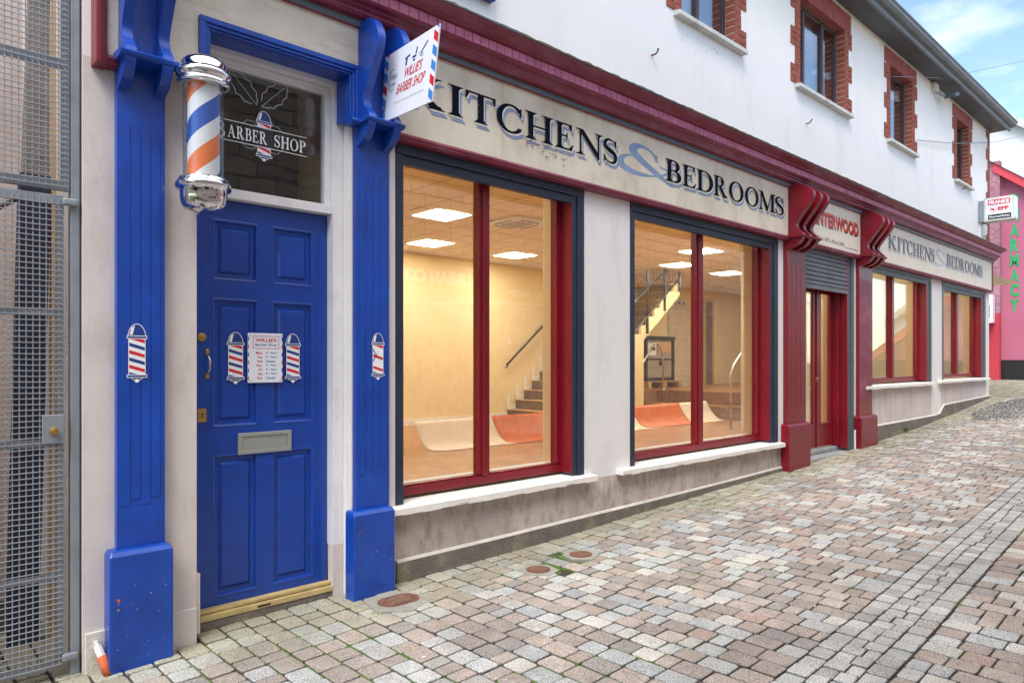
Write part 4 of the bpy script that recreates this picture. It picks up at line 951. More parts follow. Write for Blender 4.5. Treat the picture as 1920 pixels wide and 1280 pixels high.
for k in range(nst-1): mb.box(sx_+gx*k-.02, sx_+gx*k+.06, 6.715, 6.7395, sz_+rz*k, sz_+rz*(k+1)+.10, 'paper'); mb.box(sx_+gx*k+.061, sx_+gx*(k+1)-.021, 6.715, 6.7395, sz_+rz*k, sz_+rz*k+.10, 'paper')
mb.build('stepped_skirting', st)
mb = MB()
def sz(x): return sz_ + rz*(x-sx_)/gx
mb.tube([(10.1, 4.95, sz(10.1)+.12), (13.35, 4.95, sz(13.35)-.02)], .022, 'black', 6); mb.tube([(10.0, 4.95, sz(10.0)+.95), (12.9, 4.95, 3.42)], .022, 'black', 6)
x = 10.1
while x < 13.4: mb.tube([(x, 4.95, sz(x)+.12), (x, 4.95, min(3.44, sz(x)+.95))], .008, 'black', 4); x += .095
for x in (10.05, 11.2, 12.22, 12.85, 13.42): mb.box(x-.022, x+.022, 4.93, 4.969, sz(x)-.33, min(3.44, sz(x)+1.0), 'black')
mb.build('balustrade', st)
mb = MB(); mb.tube([(9.763, 6.65, 1.376), (11.8, 6.65, 2.985)], .022, 'black', 10); mb.tube([(9.80, 6.65, 1.40), (9.80, 6.66, 1.33), (9.80, 6.74, 1.33)], .012, 'black', 6); mb.tube([(10.85, 6.65, 2.23), (10.85, 6.66, 2.16), (10.85, 6.74, 2.16)], .012, 'black', 6); mb.build('handrail', st)

# ceiling lights
names = ['square ceiling light panel just inside the shop door', 'square ceiling light panel nearest the first shop window', 'square ceiling light panel above the middle of the shop floor', 'square ceiling light panel at the back near the corner', 'square ceiling light panel before the staircase foot', 'square ceiling light panel above the raised floor step', 'square ceiling light panel next to the balustrade', 'square ceiling light panel farthest right over the raised floor', 'square ceiling light panel over the raised floor at the doorway']
LP = [(9.3, .9), (3.6, 1.45), (5.57, 3.45), (6.83, 5.40), (8.80, 5.40), (10.92, 2.75), (12.19, 4.06), (14.15, 4.05), (17.5, 3.6)]  # first panel is an added light to brighten the shop door view
def ceiling_light(x, y, label):
    t = thing('ceiling_light', label, 'ceiling light', (x+.3, y+.3, 3.44), 'square ceiling light panels in the shop')
    mb = MB(); mb.box(x+.012, x+.588, y+.012, y+.588, 3.436, 3.442, 'lit'); mb.build('diffuser', t)
    mb = MB()
    for q in ((x, x+.6, y, y+.011), (x, x+.6, y+.589, y+.6), (x, x+.011, y+.011, y+.589), (x+.589, x+.6, y+.011, y+.589)): mb.box(*q, 3.434, 3.448, 'paper')
    mb.build('frame', t)
for (x, y), lb_ in zip(LP, names): ceiling_light(x, y, lb_)
ceiling_light(11.8, .75, 'square ceiling light panel behind the window beyond the shop door'); ceiling_light(15.0, .75, 'square ceiling light panel behind the last window')
ac = thing('air_conditioner', 'square ceiling air conditioner cassette between the light panels', 'air conditioner', (6.95, 3.42, 3.43))
mb = MB(); mb.box(6.65, 7.27, 3.08, 3.76, 3.41, 3.445, 'paper'); mb.build('casing', ac, bevel=.01)
mb = MB(); mb.box(6.80, 7.12, 3.24, 3.60, 3.400, 3.409, 'machine')
for q in ((6.78, 7.14, 3.13, 3.17), (6.78, 7.14, 3.67, 3.71), (6.69, 6.72, 3.24, 3.60), (7.20, 7.23, 3.24, 3.60)): mb.box(*q, 3.404, 3.4095, 'black')
mb.build('grille', ac)
# rails
def rail(pts, label):
    r = MB(); P = []
    pts = [Vector(p) for p in pts]
    P.append(pts[0])
    for a, b_, c in zip(pts, pts[1:], pts[2:]):
        for k in range(7):
            t = k/6; p = b_ + (a-b_).normalized()*.14*(1-t)**2 + (c-b_).normalized()*.14*t*t; P.append(p)
    P.append(pts[-1]); t = thing('handrail', label, 'handrail', tuple(pts[0]))
    r.tube(P, .021, 'steel', 12); r.build('rail', t)
    f_ = MB(); 
    for p in (pts[0], pts[-1]): f_.lathe(p.x, p.y, [(0, p.z+.012), (.05, p.z+.012), (.05, p.z)], 'steel', 16)
    f_.build('floor_plate', t)
rail([(12.62, 5.40, .545), (12.62, 5.40, 1.37), (13.18, 5.40, 1.90), (13.44, 5.40, 1.68), (13.44, 5.40, .815)], 'bent steel handrail at the stair end of the raised floor')
rail([(10.93, 2.3, .285), (10.93, 2.3, 1.30), (11.75, 2.3, 1.95), (11.75, 2.3, .285)], 'bent steel handrail nearer the shop window')
cb = thing('machine_crate', 'grey machine in a black frame standing on a wooden pallet', 'machine', (14.5, 6.3, .98))
mb = MB(); mb.box(13.95, 15.05, 6.25, 6.6, 1.04, 1.98, 'machine'); mb.build('body', cb)
mb = MB()
for q in ((13.9, 13.97, 6.20, 6.62, 1.0, 2.05), (15.03, 15.1, 6.20, 6.62, 1.0, 2.05), (13.9, 15.12, 6.19, 6.63, 1.985, 2.07), (13.9, 15.1, 6.20, 6.62, .985, 1.06), (13.97, 15.03, 6.22, 6.245, 1.50, 1.53)): mb.box(*q, 'black')
mb.build('frame', cb)
mb = MB(); 
for q in ((14.02, 14.35, 6.23, 6.249, 1.6, 1.9, 'signwhite'), (14.45, 14.98, 6.23, 6.249, 1.68, 1.93, 'tan'), (14.12, 14.3, 6.22, 6.229, 1.72, 1.8, 'black'), (14.5, 14.7, 6.23, 6.249, 1.36, 1.46, 'black')): mb.box(*q)
mb.build('control_panel', cb)
pl = thing('pallet', 'wooden pallet under the black framed machine', 'pallet', (14.5, 6.35, .82))
mb = MB()
for yy in (6.1, 6.3, 6.5): mb.box(13.85, 15.3, yy, yy+.12, .955, .978, 'pallet')
for xx in (13.86, 14.5, 15.15): mb.box(xx, xx+.13, 6.1, 6.62, .817, .954, 'pallet')
mb.build('pallet_boards', pl)
for i, (a, b_) in enumerate(((15.68, 15.86), (15.93, 16.11), (16.18, 16.36))):
    o = MB(); o.box(a, b_, 6.675, 6.70, 2.93, 3.08, 'signwhite'); o.box(a+.05, b_-.06, 6.672, 6.6745, 2.97, 3.04, 'black')
    oo = o.build('pictogram_sign'); tag(oo, ('leftmost', 'middle', 'rightmost')[i] + ' of three small white pictogram signs on the back wall', 'sign', 'pictogram signs')
o = MB(); o.box(9.86, 9.94, 6.73, 6.749, 1.80, 1.88, 'paper'); tag(o.build('light_switch', bevel=.003), 'small white wall switch left of the stair handrail', 'switch')
o = MB(); o.box(11.2, 12.15, 1.90, 1.949, .6, 2.2, 'tan'); tag(o.build('display_board'), 'tan board on the partition behind the window beyond the shop door', 'board')
o = MB(); o.box(11.35, 11.85, 1.885, 1.899, 1.55, 2.05, 'paper'); tag(o.build('paper_sheet'), 'white paper sheet pinned on the tan board', 'paper')
for (a, b_, y_, lab) in ((12.75, 13.1, 1.6, 'pale net curtain hanging behind the window beyond the shop door'), (15.7, 16.2, 1.5, 'pale net curtain hanging behind the last window')):
    o = MB(); n_ = 24; v = []
    for i in range(n_+1):
        xx = a + (b_-a)*i/n_; yy = y_ + .03*math.sin(i*1.6)
        v += [(xx, yy, .6), (xx, yy, 3.1)]
    o.add(v, [(2*i, 2*i+2, 2*i+3, 2*i+1) for i in range(n_)], 'curtain', True); tag(o.build('curtain'), lab, 'curtain')
# ---------------------------------------------------------------- barber pole
bp_ = thing('barber_pole', 'chrome barber pole with blue and orange spiral in a glass tube beside the blue door', 'barber pole', (1.31, -.2, 2.21))
cx, cy = 1.31, -.2
mb = MB()
mb.lathe(cx, cy, [(0, 2.988), (.05, 2.986), (.082, 2.977), (.101, 2.962), (.109, 2.945), (.110, 2.922), (.116, 2.916), (.128, 2.908), (.133, 2.894), (.130, 2.880), (.121, 2.873), (.117, 2.862), (.124, 2.855), (.124, 2.846), (.112, 2.838), (.100, 2.836), (0, 2.836)], 'chrome', 56)
mb.build('top_cap', bp_)
mb = MB()
mb.lathe(cx, cy, [(0, 2.378), (.100, 2.378), (.112, 2.374), (.120, 2.364), (.118, 2.356), (.130, 2.350), (.134, 2.336), (.131, 2.320), (.118, 2.314), (.112, 2.306), (.111, 2.27), (.105, 2.242), (.090, 2.220), (.062, 2.206), (.032, 2.200), (0, 2.199)], 'chrome_worn', 56)
mb.build('bottom_cap', bp_)
mb = MB(); mb.lathe(cx, cy, [(.0975, 2.376), (.0975, 2.838)], 'glass_tube', 56); mb.lathe(cx, cy, [(.094, 2.376), (.094, 2.838)], 'glass_tube', 56); mb.build('glass_tube', bp_)
hm = bpy.data.materials.new('spiral_roll'); hm.use_nodes = True
n, l = hm.node_tree.nodes, hm.node_tree.links; b = n['Principled BSDF']; b.inputs['Roughness'].default_value = .5
tcn = n.new('ShaderNodeNewGeometry'); sub = n.new('ShaderNodeVectorMath'); sub.operation = 'SUBTRACT'; sub.inputs[1].default_value = (cx, cy, 2.39); l.new(tcn.outputs['Position'], sub.inputs[0])
sp = n.new('ShaderNodeSeparateXYZ'); l.new(sub.outputs[0], sp.inputs[0])
an = n.new('ShaderNodeMath'); an.operation = 'ARCTAN2'; l.new(sp.outputs['Y'], an.inputs[0]); l.new(sp.outputs['X'], an.inputs[1])
dv = n.new('ShaderNodeMath'); dv.operation = 'DIVIDE'; dv.inputs[1].default_value = -2*math.pi; l.new(an.outputs[0], dv.inputs[0])
zz = n.new('ShaderNodeMath'); zz.operation = 'MULTIPLY_ADD'; zz.inputs[1].default_value = 1/.40; l.new(sp.outputs['Z'], zz.inputs[0]); l.new(dv.outputs[0], zz.inputs[2])
of = n.new('ShaderNodeMath'); of.operation = 'ADD'; of.inputs[1].default_value = .62; l.new(zz.outputs[0], of.inputs[0])
fr_ = n.new('ShaderNodeMath'); fr_.operation = 'FRACT'; l.new(of.outputs[0], fr_.inputs[0])
rr = n.new('ShaderNodeValToRGB'); rr.color_ramp.interpolation = 'CONSTANT'
E_ = rr.color_ramp.elements; E_[0].position = 0; E_[0].color = (.85, .20, .05, 1); E_[1].position = .27; E_[1].color = (.82, .82, .84, 1)
for p_, c_ in ((.5, (.015, .09, .45, 1)), (.77, (.82, .82, .84, 1))):
    e_ = E_.new(p_); e_.color = c_
l.new(fr_.outputs[0], rr.inputs['Fac']); l.new(rr.outputs['Color'], b.inputs['Base Color'])
M['spiral'] = hm
mb = MB(); mb.lathe(cx, cy, [(.076, 2.379), (.076, 2.835)], 'spiral', 48); mb.build('spiral_roll', bp_)
mb = MB(); mb.box(cx-.03, cx+.03, -.10, -.001, 2.40, 2.76, 'chrome_worn'); mb.tube([(cx, -.2, 2.86), (cx, -.0, 2.86)], .018, 'chrome', 10); mb.tube([(cx, -.2, 2.29), (cx, -.0, 2.29)], .018, 'chrome', 10)
mb.build('wall_bracket', bp_)

# projecting barber sign
sg = thing('projecting_sign', 'white projecting sign with striped border and red barber shop lettering', 'sign', (2.45, -.4, 2.95))
mb = MB(); SX = 2.448
C4 = [(-.115, 3.352), (-.675, 3.372), (-.60, 2.950), (-.06, 2.953)]
mb.add([(SX, y, z) for y, z in C4] + [(SX+.008, y, z) for y, z in C4], [(0, 1, 2, 3), (7, 6, 5, 4), (0, 4, 5, 1), (1, 5, 6, 2), (2, 6, 7, 3), (3, 7, 4, 0)], 'signwhite'); mb.build('panel', sg)
def sfn(u, v, d=0):    # u 0..1 from the wall outwards, v 0..1 upwards, bilinear on the panel face
    a = Vector(C4[3])*(1-u)*(1-v) + Vector(C4[2])*u*(1-v) + Vector(C4[1])*u*v + Vector(C4[0])*(1-u)*v
    return (SX-.0008-d, a[0], a[1])
mb = MB()
for col in (0, 1):
    for i in range(-1, 6):
        v = .0 + i*.19; a_, b2 = (.005, .085) if col == 0 else (.915, .995)
        p = [(a_, v+.085), (b2, v), (b2, v+.12), (a_, v+.205)] if True else 0
        p = clipz(p, 0, 1)
        if len(p) > 2: put2d(mb, p, [tuple(range(len(p)))], sfn, ('skyblue', 'skyblue', 'rpaint')[(i+col*1) % 3], .0002)
mb.build('striped_border', sg)
mb = MB()
text(mb, "WILLIE'S", .40, .73, .52, .66, sfn, 'rpaint', .0003, shear=.25, weight=.015); text(mb, 'BARBER SHOP', .28, .80, .33, .47, sfn, 'rpaint', .0003, shear=.25, weight=.015)
text(mb, 'COMPLETE GROOMING SERVICES FOR MEN', .25, .82, .20, .225, sfn, 'greytext', .0003)
for p in ([(.40, .80), (.50, .83), (.50, .80), (.46, .79), (.45, .69), (.42, .69), (.43, .78)], [(.55, .77), (.62, .77), (.62, .74), (.55, .74)], [(.56, .72), (.61, .72), (.60, .695), (.57, .695)], [(.60, .78), (.625, .78), (.64, .87), (.62, .87)], [(.70, .76), (.715, .75), (.82, .86), (.81, .88)], [(.80, .83), (.82, .84), (.73, .80), (.72, .79)]): put2d(mb, p, [tuple(range(len(p)))], sfn, 'bpaint', .0003)
for cx_, cy_ in ((.70, .74), (.73, .72)): outline(mb, [(cx_+.018*math.cos(a*.7), cy_+.022*math.sin(a*.7)) for a in range(9)], .006, sfn, 'bpaint', .0004)
text(mb, "Willy's", .135, .27, .56, .66, sfn, 'bpaint', .0003, shear=.2); outline(mb, [(.19+.07*math.cos(a), .58+.16*math.sin(a)) for a in [k*.35+1.2 for k in range(13)]], .008, sfn, 'bpaint', .0004, False)
text(mb, 'BARBER', .15, .25, .49, .53, sfn, 'bpaint', .0003)
mb.build('lettering', sg)
mb = MB(); mb.box(SX-.004, SX+.014, -.115, -.0, 3.20, 3.215, 'steel'); mb.box(SX-.004, SX+.014, -.115, -.0, 3.02, 3.035, 'steel'); mb.build('bracket', sg)

# lit box sign at the far corner
fs = thing('box_sign', 'white lightbox sign with red brand lettering on the far corner', 'sign', (16.6, -.3, 4.25))
mb = MB(); mb.box(16.50, 16.78, -.10, -.001, 4.24, 4.66, 'galv'); mb.build('mount', fs, bevel=.004)
mb = MB(); mb.box(16.50, 16.78, -.60, -.101, 4.235, 4.695, 'csill'); mb.box(16.502, 16.778, -.604, -.5995, 4.265, 4.675, 'signwhite'); mb.build('casing', fs, bevel=.004)
mb = MB(); mb.box(16.494, 16.4995, -.575, -.13, 4.27, 4.665, 'signwhite')
bfn = lambda u, v, d=0: (16.4935-d, -.13-u*.445, 4.27+v*.395)
mb.box(16.4925, 16.4935, -.555, -.17, 4.272, 4.36, 'black'); put2d(mb, [(.08, .70), (.92, .70), (.92, .97), (.08, .97)], [(0, 1, 2, 3)], bfn, 'rpaint', .0005)
mb.build('face', fs)
mb = MB(); text(mb, 'FRANKE', .12, .88, .74, .92, bfn, 'wpaint', .0012, weight=.05); text(mb, 'EFF', .46, .86, .40, .58, bfn, 'rpaint', .0012, weight=.05)
outline(mb, [(.28+.13*math.cos(a*.45), .48+.17*math.sin(a*.45)) for a in range(14)], .012, bfn, 'rpaint', .0012)
put2d(mb, [(.19, .42), (.19, .52), (.27, .56), (.33, .46), (.37, .46), (.37, .52), (.36, .42), (.29, .40), (.24, .48)], [tuple(range(9))], bfn, 'rpaint', .0012)
text(mb, 'Winterwood Kitchens', .12, .90, .06, .17, bfn, 'wpaint', .003, weight=.03); mb.build('lettering', fs)

# floodlight under the eaves
fl = thing('floodlight', 'small grey security floodlight under the eaves between the upper windows', 'floodlight', (13.75, -.06, 6.1))
mb = MB(); mb.box(13.55, 13.75, -.07, -.001, 6.10, 6.24, 'csill'); mb.build('junction_box', fl, bevel=.005)
mb = MB(); mb.tube([(13.7, -.05, 6.10), (13.78, -.10, 6.05), (13.86, -.15, 6.05)], .02, 'galv', 8); mb.build('arm', fl)
mb = MB(); mb.prismy([(13.83, 6.0), (14.05, 6.07), (14.05, 6.13), (13.83, 6.07)], -.30, -.12, 'greygreen'); mb.build('lamp_head', fl, bevel=.006)
mb = MB(); mb.prismy([(14.051, 6.075), (14.058, 6.075), (14.058, 6.125), (14.051, 6.125)], -.29, -.13, 'signwhite'); mb.build('lens', fl)

# cables over the street
for pts, lab in (([(11.60, -.03, 5.80), (13.5, -.2, 6.25), (17, -.665, 7.42), (20, -2.2, 8.0)], 'thin overhead cable rising from the narrow upper window to the right'), ([(12.72, -.03, 5.07), (14.8, -.05, 5.45), (17.4, -.08, 6.02), (21, -.3, 7.0)], 'thin overhead cable strung from the sill of the narrow upper window')):
    mb = MB(); mb.tube(pts, .006, 'galv', 5); tag(mb.build('overhead_cable'), lab, 'cable', 'overhead cables')

# covers in the paving
def cover(x, y, rx, ry, lab, slot=False, collar=None):
    z = gz(x)
    t = thing('access_cover', lab, 'cover', (x, y, z), 'rusty access covers by the wall')
    pts = []
    for i in range(40):
        a = 2*math.pi*i/40
        if slot: px_ = (rx-ry)*(1 if math.cos(a) > 0 else -1) + ry*math.cos(a); py_ = ry*math.sin(a)
        else: px_, py_ = rx*math.cos(a), ry*math.sin(a)
        pts.append((px_, py_))
    mb = MB(); mb.prismz([(x+a, y+b_) for a, b_ in pts], z-.02, z+.012, 'rust'); mb.prismz([(x+a*.86, y+b_*.82) for a, b_ in pts], z+.0122, z+.0145, 'rust')
    mb.build('lid', t, bevel=.003)
    fnc = lambda u, v, d=0: (x+u, y+v, z+.0150+d)
    if slot:
        mb = MB(); text(mb, 'WATER', -.07, .07, .0, .045, fnc, M['chip'], .0006, weight=.04); text(mb, 'METER', -.07, .07, -.055, -.012, fnc, M['chip'], .0006, weight=.04); mb.build('lettering', t)
    else:
        mb = MB(); outline(mb, [(rx*.6*math.cos(a*.5), ry*.6*math.sin(a*.5)) for a in range(13)], .006, fnc, M['chip'], .0006); text(mb, 'SV', -.025, .025, -.02, .02, fnc, M['chip'], .0006); mb.build('raised_ring', t)
    mb = MB(); mb.prismz([(x+rx*.6+.008*math.cos(k), y-ry*.3+.008*math.sin(k)) for k in range(6)], z+.0157, z+.0163, 'black'); mb.build('lifting_hole', t)
    if collar:
        mb = MB(); m_ = 6; pr = [(x+collar*math.cos(2*math.pi*i/m_+.3)*1.0, y+collar*math.sin(2*math.pi*i/m_+.3)) for i in range(m_)]
        mb.prismz(pr, z-.03, z+.007, 'concrete'); mb.build('concrete_collar', t, bevel=.004)
cover(2.43, -.285, .135, .085, 'large oval rusty iron water cover beside the blue plinth block', True, .21)
cover(3.44, -.482, .085, .08, 'round rusty cover nearer the camera of the two small ones', False, .145)
cover(3.91, -.455, .088, .08, 'round rusty cover farther along the wall of the two small ones', False, .14)

# gate to the alley
gt = thing('mesh_gate', 'galvanised steel wire mesh gate closing the alley beside the blue pilaster', 'gate', (.75, .05, -.05))
mb = MB(); mb.box(.773, .813, .03, .08, -.12, 3.6, 'galv'); mb.build('post', gt, bevel=.004)
def bar(mb, a, b_, z0, z1, y0=.03, y1=.055): mb.box(a, b_, y0, y1, z0, z1, 'galv')
mb = MB(); bar(mb, -.5, .768, 2.262, 2.305); bar(mb, -.5, .768, 2.84, 2.885); bar(mb, .735, .768, 2.306, 2.839); bar(mb, .735, .768, 2.886, 3.6); mb.box(-.5, .768, .056, .075, 2.268, 2.275, 'galv'); mb.build('upper_frame', gt, bevel=.002)
mb = MB(); bar(mb, -.5, .745, 2.195, 2.237); bar(mb, .715, .745, .03, 2.194); bar(mb, -.5, .714, 1.665, 1.70); bar(mb, -.5, .714, 1.05, 1.085); bar(mb, -.5, .714, .42, .45); bar(mb, -.5, .714, .0, .035); bar(mb, .40, .42, .036, .42, .056, .07); mb.build('leaf_frame', gt, bevel=.002)
def wires(x0, x1, z0, z1, y):
    mb = MB(); p = .0262; r = .0021; r_ = random.Random(2)
    x = x1-.012
    while x > x0: mb.box(x-r, x+r, y-r*2, y, z0, z1, 'galv_wire'); x -= p
    z = z0+.01
    while z < z1:
        n_ = 12; v = []
        for i in range(n_+1):
            xx = x0+(x1-x0)*i/n_; w_ = .0015*math.sin(i*2.1+z*9)
            v += [(xx, y-r*4, z-r+w_), (xx, y-r*4, z+r+w_), (xx, y-r*2, z+r+w_), (xx, y-r*2, z-r+w_)]
        mb.add(v, [(4*i+a, 4*i+4+a, 4*i+4+(a+1) % 4, 4*i+(a+1) % 4) for i in range(n_) for a in range(4)], 'galv_wire'); z += p
    return mb
wires(-.5, .762, 2.27, 3.6, .029).build('wire_mesh', gt); wires(-.5, .738, .01, 2.22, .029).build('wire_mesh', gt)
mb = MB(); mb.box(.655, .745, .012, .02, 1.065, 1.20, 'galv'); mb.build('lock_plate', gt, bevel=.003)
mb = MB(); mb.tube([(.70, .012, 1.125), (.70, -.008, 1.125)], .018, 'brass', 16); mb.tube([(.70, -.008, 1.125), (.70, -.012, 1.125)], .013, 'brass', 16); mb.build('lock', gt, bevel=.001)
mb = MB(); mb.box(.735, .80, .0, .028, 2.19, 2.225, 'galv'); mb.build('hinge', gt, bevel=.008); mb = MB(); mb.box(.735, .80, .0, .028, .03, .065, 'galv'); mb.build('hinge', gt, bevel=.008)
mb = MB(); mb.box(.8135, .8165, .02, .08, -.1, 3.6, 'dark'); mb.build('edge_strip', gt)
# alley behind the gate
al = thing('alley_wall', 'pinkish rendered wall behind the mesh gate', 'wall', (.0, 1.6, 0))
mb = MB(); mb.box(-2.6, .82, 1.6, 1.8, -.3, 5.2, 'alley'); mb.box(-2.8, -2.6, -.1, 1.8, -.3, 5.2, 'alley'); mb.build('wall', al)
mb = MB(); mb.box(-.9, -.15, 1.57, 1.599, -.3, 1.6, 'tan'); mb.build('door_panel', al)
al2 = thing('neighbouring_wall', 'rendered wall of the next building left of the alley gate', 'wall', (-3, .2, 0))
mb = MB(); mb.box(-6, -.55, -.02, .3, -.3, 5.5, 'alley'); mb.build('wall', al2)
mb = MB(); mb.prismy([(.60, -.15), (.74, -.15), (.80, 2.45), (.66, 2.45)], .62, .70, 'navyboard'); tag(mb.build('leaning_board'), 'dark blue board standing upright behind the gate', 'board')
mb = MB(); mb.prismy([(.68, 2.2), (.83, 2.2), (.88, 4.2), (.74, 4.2)], .72, .80, 'timber'); tag(mb.build('timber_post'), 'grey weathered timber upright high behind the gate mesh', 'post')
mb = MB(); mb.box(.87-.0, .94, .85, .90, -.2, 4.4, 'tan') if False else mb.box(.80, .8155, .60, .66, -.2, 4.4, 'tan'); tag(mb.build('timber_strip'), 'narrow brown timber strip against the alley side wall', 'strip')
mb = MB(); mb.tube([(.30, .75, 2.05), (.80, .70, 2.45)], .02, 'timber', 8); tag(mb.build('brace_bar'), 'slanting grey brace bar behind the gate mesh', 'bar')
# broken clay pipe stub by the wall corner
pp = thing('broken_pipe', 'broken orange clay pipe stub with white plaster crust by the blue plinth block', 'pipe', (.895, -.06, -.05))
mb = MB(); mb.tube([(.905, -.09, -.05), (.885, -.05, .035)], .021, 'terra', 12); mb.build('clay_stub', pp)
mb = MB(); mb.tube([(.886, -.052, .032), (.872, -.03, .085)], .019, 'sill', 9, False); mb.tube([(.872, -.03, .085), (.866, -.025, .105)], .010, 'sill', 5, False); mb.build('plaster_crust', pp)

# ---------------------------------------------------------------- opposite side of the narrow street (seen in the glass)
OB = thing('opposite_building', 'stone shop building across the street reflected in the glass', 'building', (7, -4.5, 0))
mb = MB(); mb.box(-5, 19, -4.8, -4.2, -.4, 3.0, 'riser'); mb.box(-5, 19, -4.8, -4.2, 3.0, 5.0, 'stone'); mb.build('wall', OB)
mb = MB(); mb.box(4.5, 12, -4.2, -4.17, 2.45, 2.99, 'tan'); fb = mb.build('fascia_board', OB)
ofn = lambda X0: (lambda u, v, d=0: (X0-u, -4.169+d, v))
mb = MB(); text(mb, 'URBAN COF', 0, 1.34, 2.60, 2.80, ofn(7.0), 'wpaint', .002, weight=.06); text(mb, 'R - SHOP', 0, .74, 2.52, 2.62, ofn(8.55), 'wpaint', .002, weight=.02); text(mb, 'B', 0, .22, 2.59, 2.87, ofn(11.22), 'wpaint', .002, weight=.04); mb.build('lettering', fb)
mb = MB(); mb.tube([(-2, -4.15, 2.33), (5.6, -4.15, 2.30), (8.5, -4.15, 2.41), (14, -4.15, 2.5)], .012, 'wframe', 6); mb.build('pipe', OB)
mb = MB(); mb.box(-5, 19, -4.2, -4.12, 3.0, 3.05, 'csill'); mb.build('ledge', OB)

# ---------------------------------------------------------------- pink pharmacy and the pale gable beyond
PX = 28.0
PH = thing('pharmacy_building', 'pink gabled pharmacy building with green vertical lettering', 'building', (PX, 0, .85))
def roofz(y): return 8.13 + (y-2.356)*.795
mb = MB(); pr = [(2.02, .3), (2.02, roofz(2.02)), (-6, roofz(-6)), (-6, .3)]
mb.prismx(pr[::-1], PX, PX+7, 'pinkwall'); mb.build('wall', PH)
mb = MB(); mb.box(PX-.06, PX-.002, -6, 2.02, .3, 1.50, 'black'); mb.build('black_base', PH)
mb = MB(); mb.add([(PX-.3, y, roofz(y)+dz) for y, dz in ((2.2, -.25), (-6, -.25), (-6, .05), (2.2, .05))] + [(PX-.22, y, roofz(y)+dz) for y, dz in ((2.2, -.25), (-6, -.25), (-6, .05), (2.2, .05))], [(0, 1, 2, 3), (7, 6, 5, 4), (0, 4, 5, 1), (3, 2, 6, 7), (0, 3, 7, 4)], 'redfascia'); mb.build('bargeboard', PH)
mb = MB(); mb.add([(PX-.35, 4, roofz(4)+.06), (PX-.35, -6, roofz(-6)+.06), (PX+7, -6, roofz(-6)+.06), (PX+7, 4, roofz(4)+.06)], [(0, 1, 2, 3)], 'slate'); mb.build('roof', PH)
mb = MB(); mb.box(PX-.25, PX-.002, 2.021, 7, 3.05, 8.1, 'mauve'); mb.build('roughcast_wall', PH)
mb = MB(); mb.box(PX-.27, PX-.003, 2.03, 7, .3, 3.049, 'redwall'); mb.build('red_wall', PH)
mb = MB()
for i, c in enumerate('PHARMACY'):
    zt = 6.98 - i*.496
    text(mb, c, 1.83-.0, 1.83+.25, 0, .42, (lambda zt: (lambda u, v, d=0: (PX-.012-d, 1.83*2-u-.04, zt-.42+v)))(zt), 'green', 0, weight=.06)
mb.build('lettering', PH)
mb = MB(); mb.box(PX-.6, PX-.271, 2.15, 3.2, 2.72, 3.65, 'signwhite'); ms = mb.build('wall_sign', PH, bevel=.02)
mb = MB(); mf = lambda u, v, d=0: (PX-.604-d, 2.62-u, 2.72+v)
for i in range(5): mb.box(PX-.608, PX-.604, 2.22, 2.45, 2.92+i*.08, 2.97+i*.08, 'bpaint')
text(mb, 'm', .17, .33, .66, .74, mf, 'black', .001, weight=.04); mb.build('lettering', ms)
GB = thing('pale_gable_building', 'pale rendered building with a sloping verge behind the pharmacy', 'building', (36, 3, 1))
mb = MB(); sc = 36.0/28
mb.prismx([(-8, 1), (9, 1), (9, 16.1), (4.0, 12.1), (-8, 2.5+1)][::-1] if False else [(9, .8), (9, 15.2), (3.05, 11.45), (-8, 3.2), (-8, .8)], 36, 44, 'white_gable'); mb.build('wall', GB)
mb = MB(); a = [(9, 15.2), (3.05, 11.45), (-8, 3.2)]
v = []
for y, z in a: v += [(35.7, y, z-.12), (35.7, y, z+.22), (44, y, z+.22)]
mb.add(v, [(0, 3, 4, 1), (1, 4, 5, 2), (3, 6, 7, 4), (4, 7, 8, 5)], 'csill'); mb.build('verge', GB)

# loose gravel where the paving is being mended, with spilt sand
gr_ = random.Random(4); v = []; f = []
mbg = MB()
for i in range(5200):
    a = gr_.uniform(0, 6.283); r = math.sqrt(gr_.random()); x = 16.3 + 2.3*r*math.cos(a); y = -.95 + .62*r*math.sin(a) - .12*(x-16.3)
    s_ = gr_.uniform(.008, .022); h_ = .03*(1-r*r)
    z = gz(x)+h_; p = [(x+s_*gr_.uniform(-1, 1), y+s_*gr_.uniform(-1, 1), z+s_*gr_.uniform(-.3, 1)) for _ in range(4)]
    mbg.add(p, [(0, 1, 2), (0, 2, 3), (0, 3, 1), (1, 3, 2)], 'gravel')
og = mbg.build('gravel_patch'); og['kind'] = 'stuff'; og['label'] = 'patch of dark gravel on the paving near the far corner'
mb = MB(); n_ = 20
mb.add([(14.9+1.5*math.cos(6.283*i/n_)*gr_.uniform(.8, 1), -1.5+.16*math.sin(6.283*i/n_)*gr_.uniform(.7, 1), gz(14.9+1.5*math.cos(6.283*i/n_))+.012) for i in range(n_)], [tuple(range(n_))], 'sand')
os_ = mb.build('spilt_sand'); os_['kind'] = 'stuff'
# weed at the foot of the wall
wd = MB(); r_ = random.Random(8)
for i in range(26):
    a = r_.uniform(0, 6.28); L_ = r_.uniform(.05, .11); tip = Vector((math.cos(a)*L_*.7, -abs(math.sin(a))*L_*.7, L_)); s_ = Vector((-math.sin(a), math.cos(a), 0))*.012; o0 = Vector((12.15, -.035, gz(12.15)))
    wd.add([o0, o0+tip*.6+s_, o0+tip, o0+tip*.6-s_], [(0, 1, 2, 3)], 'leafm')
tag(wd.build('weed'), 'small green weed growing at the foot of the wall under the third window', 'weed')

M['moss'] = mat('moss', (.10, .20, .015), .95, .35, 30)
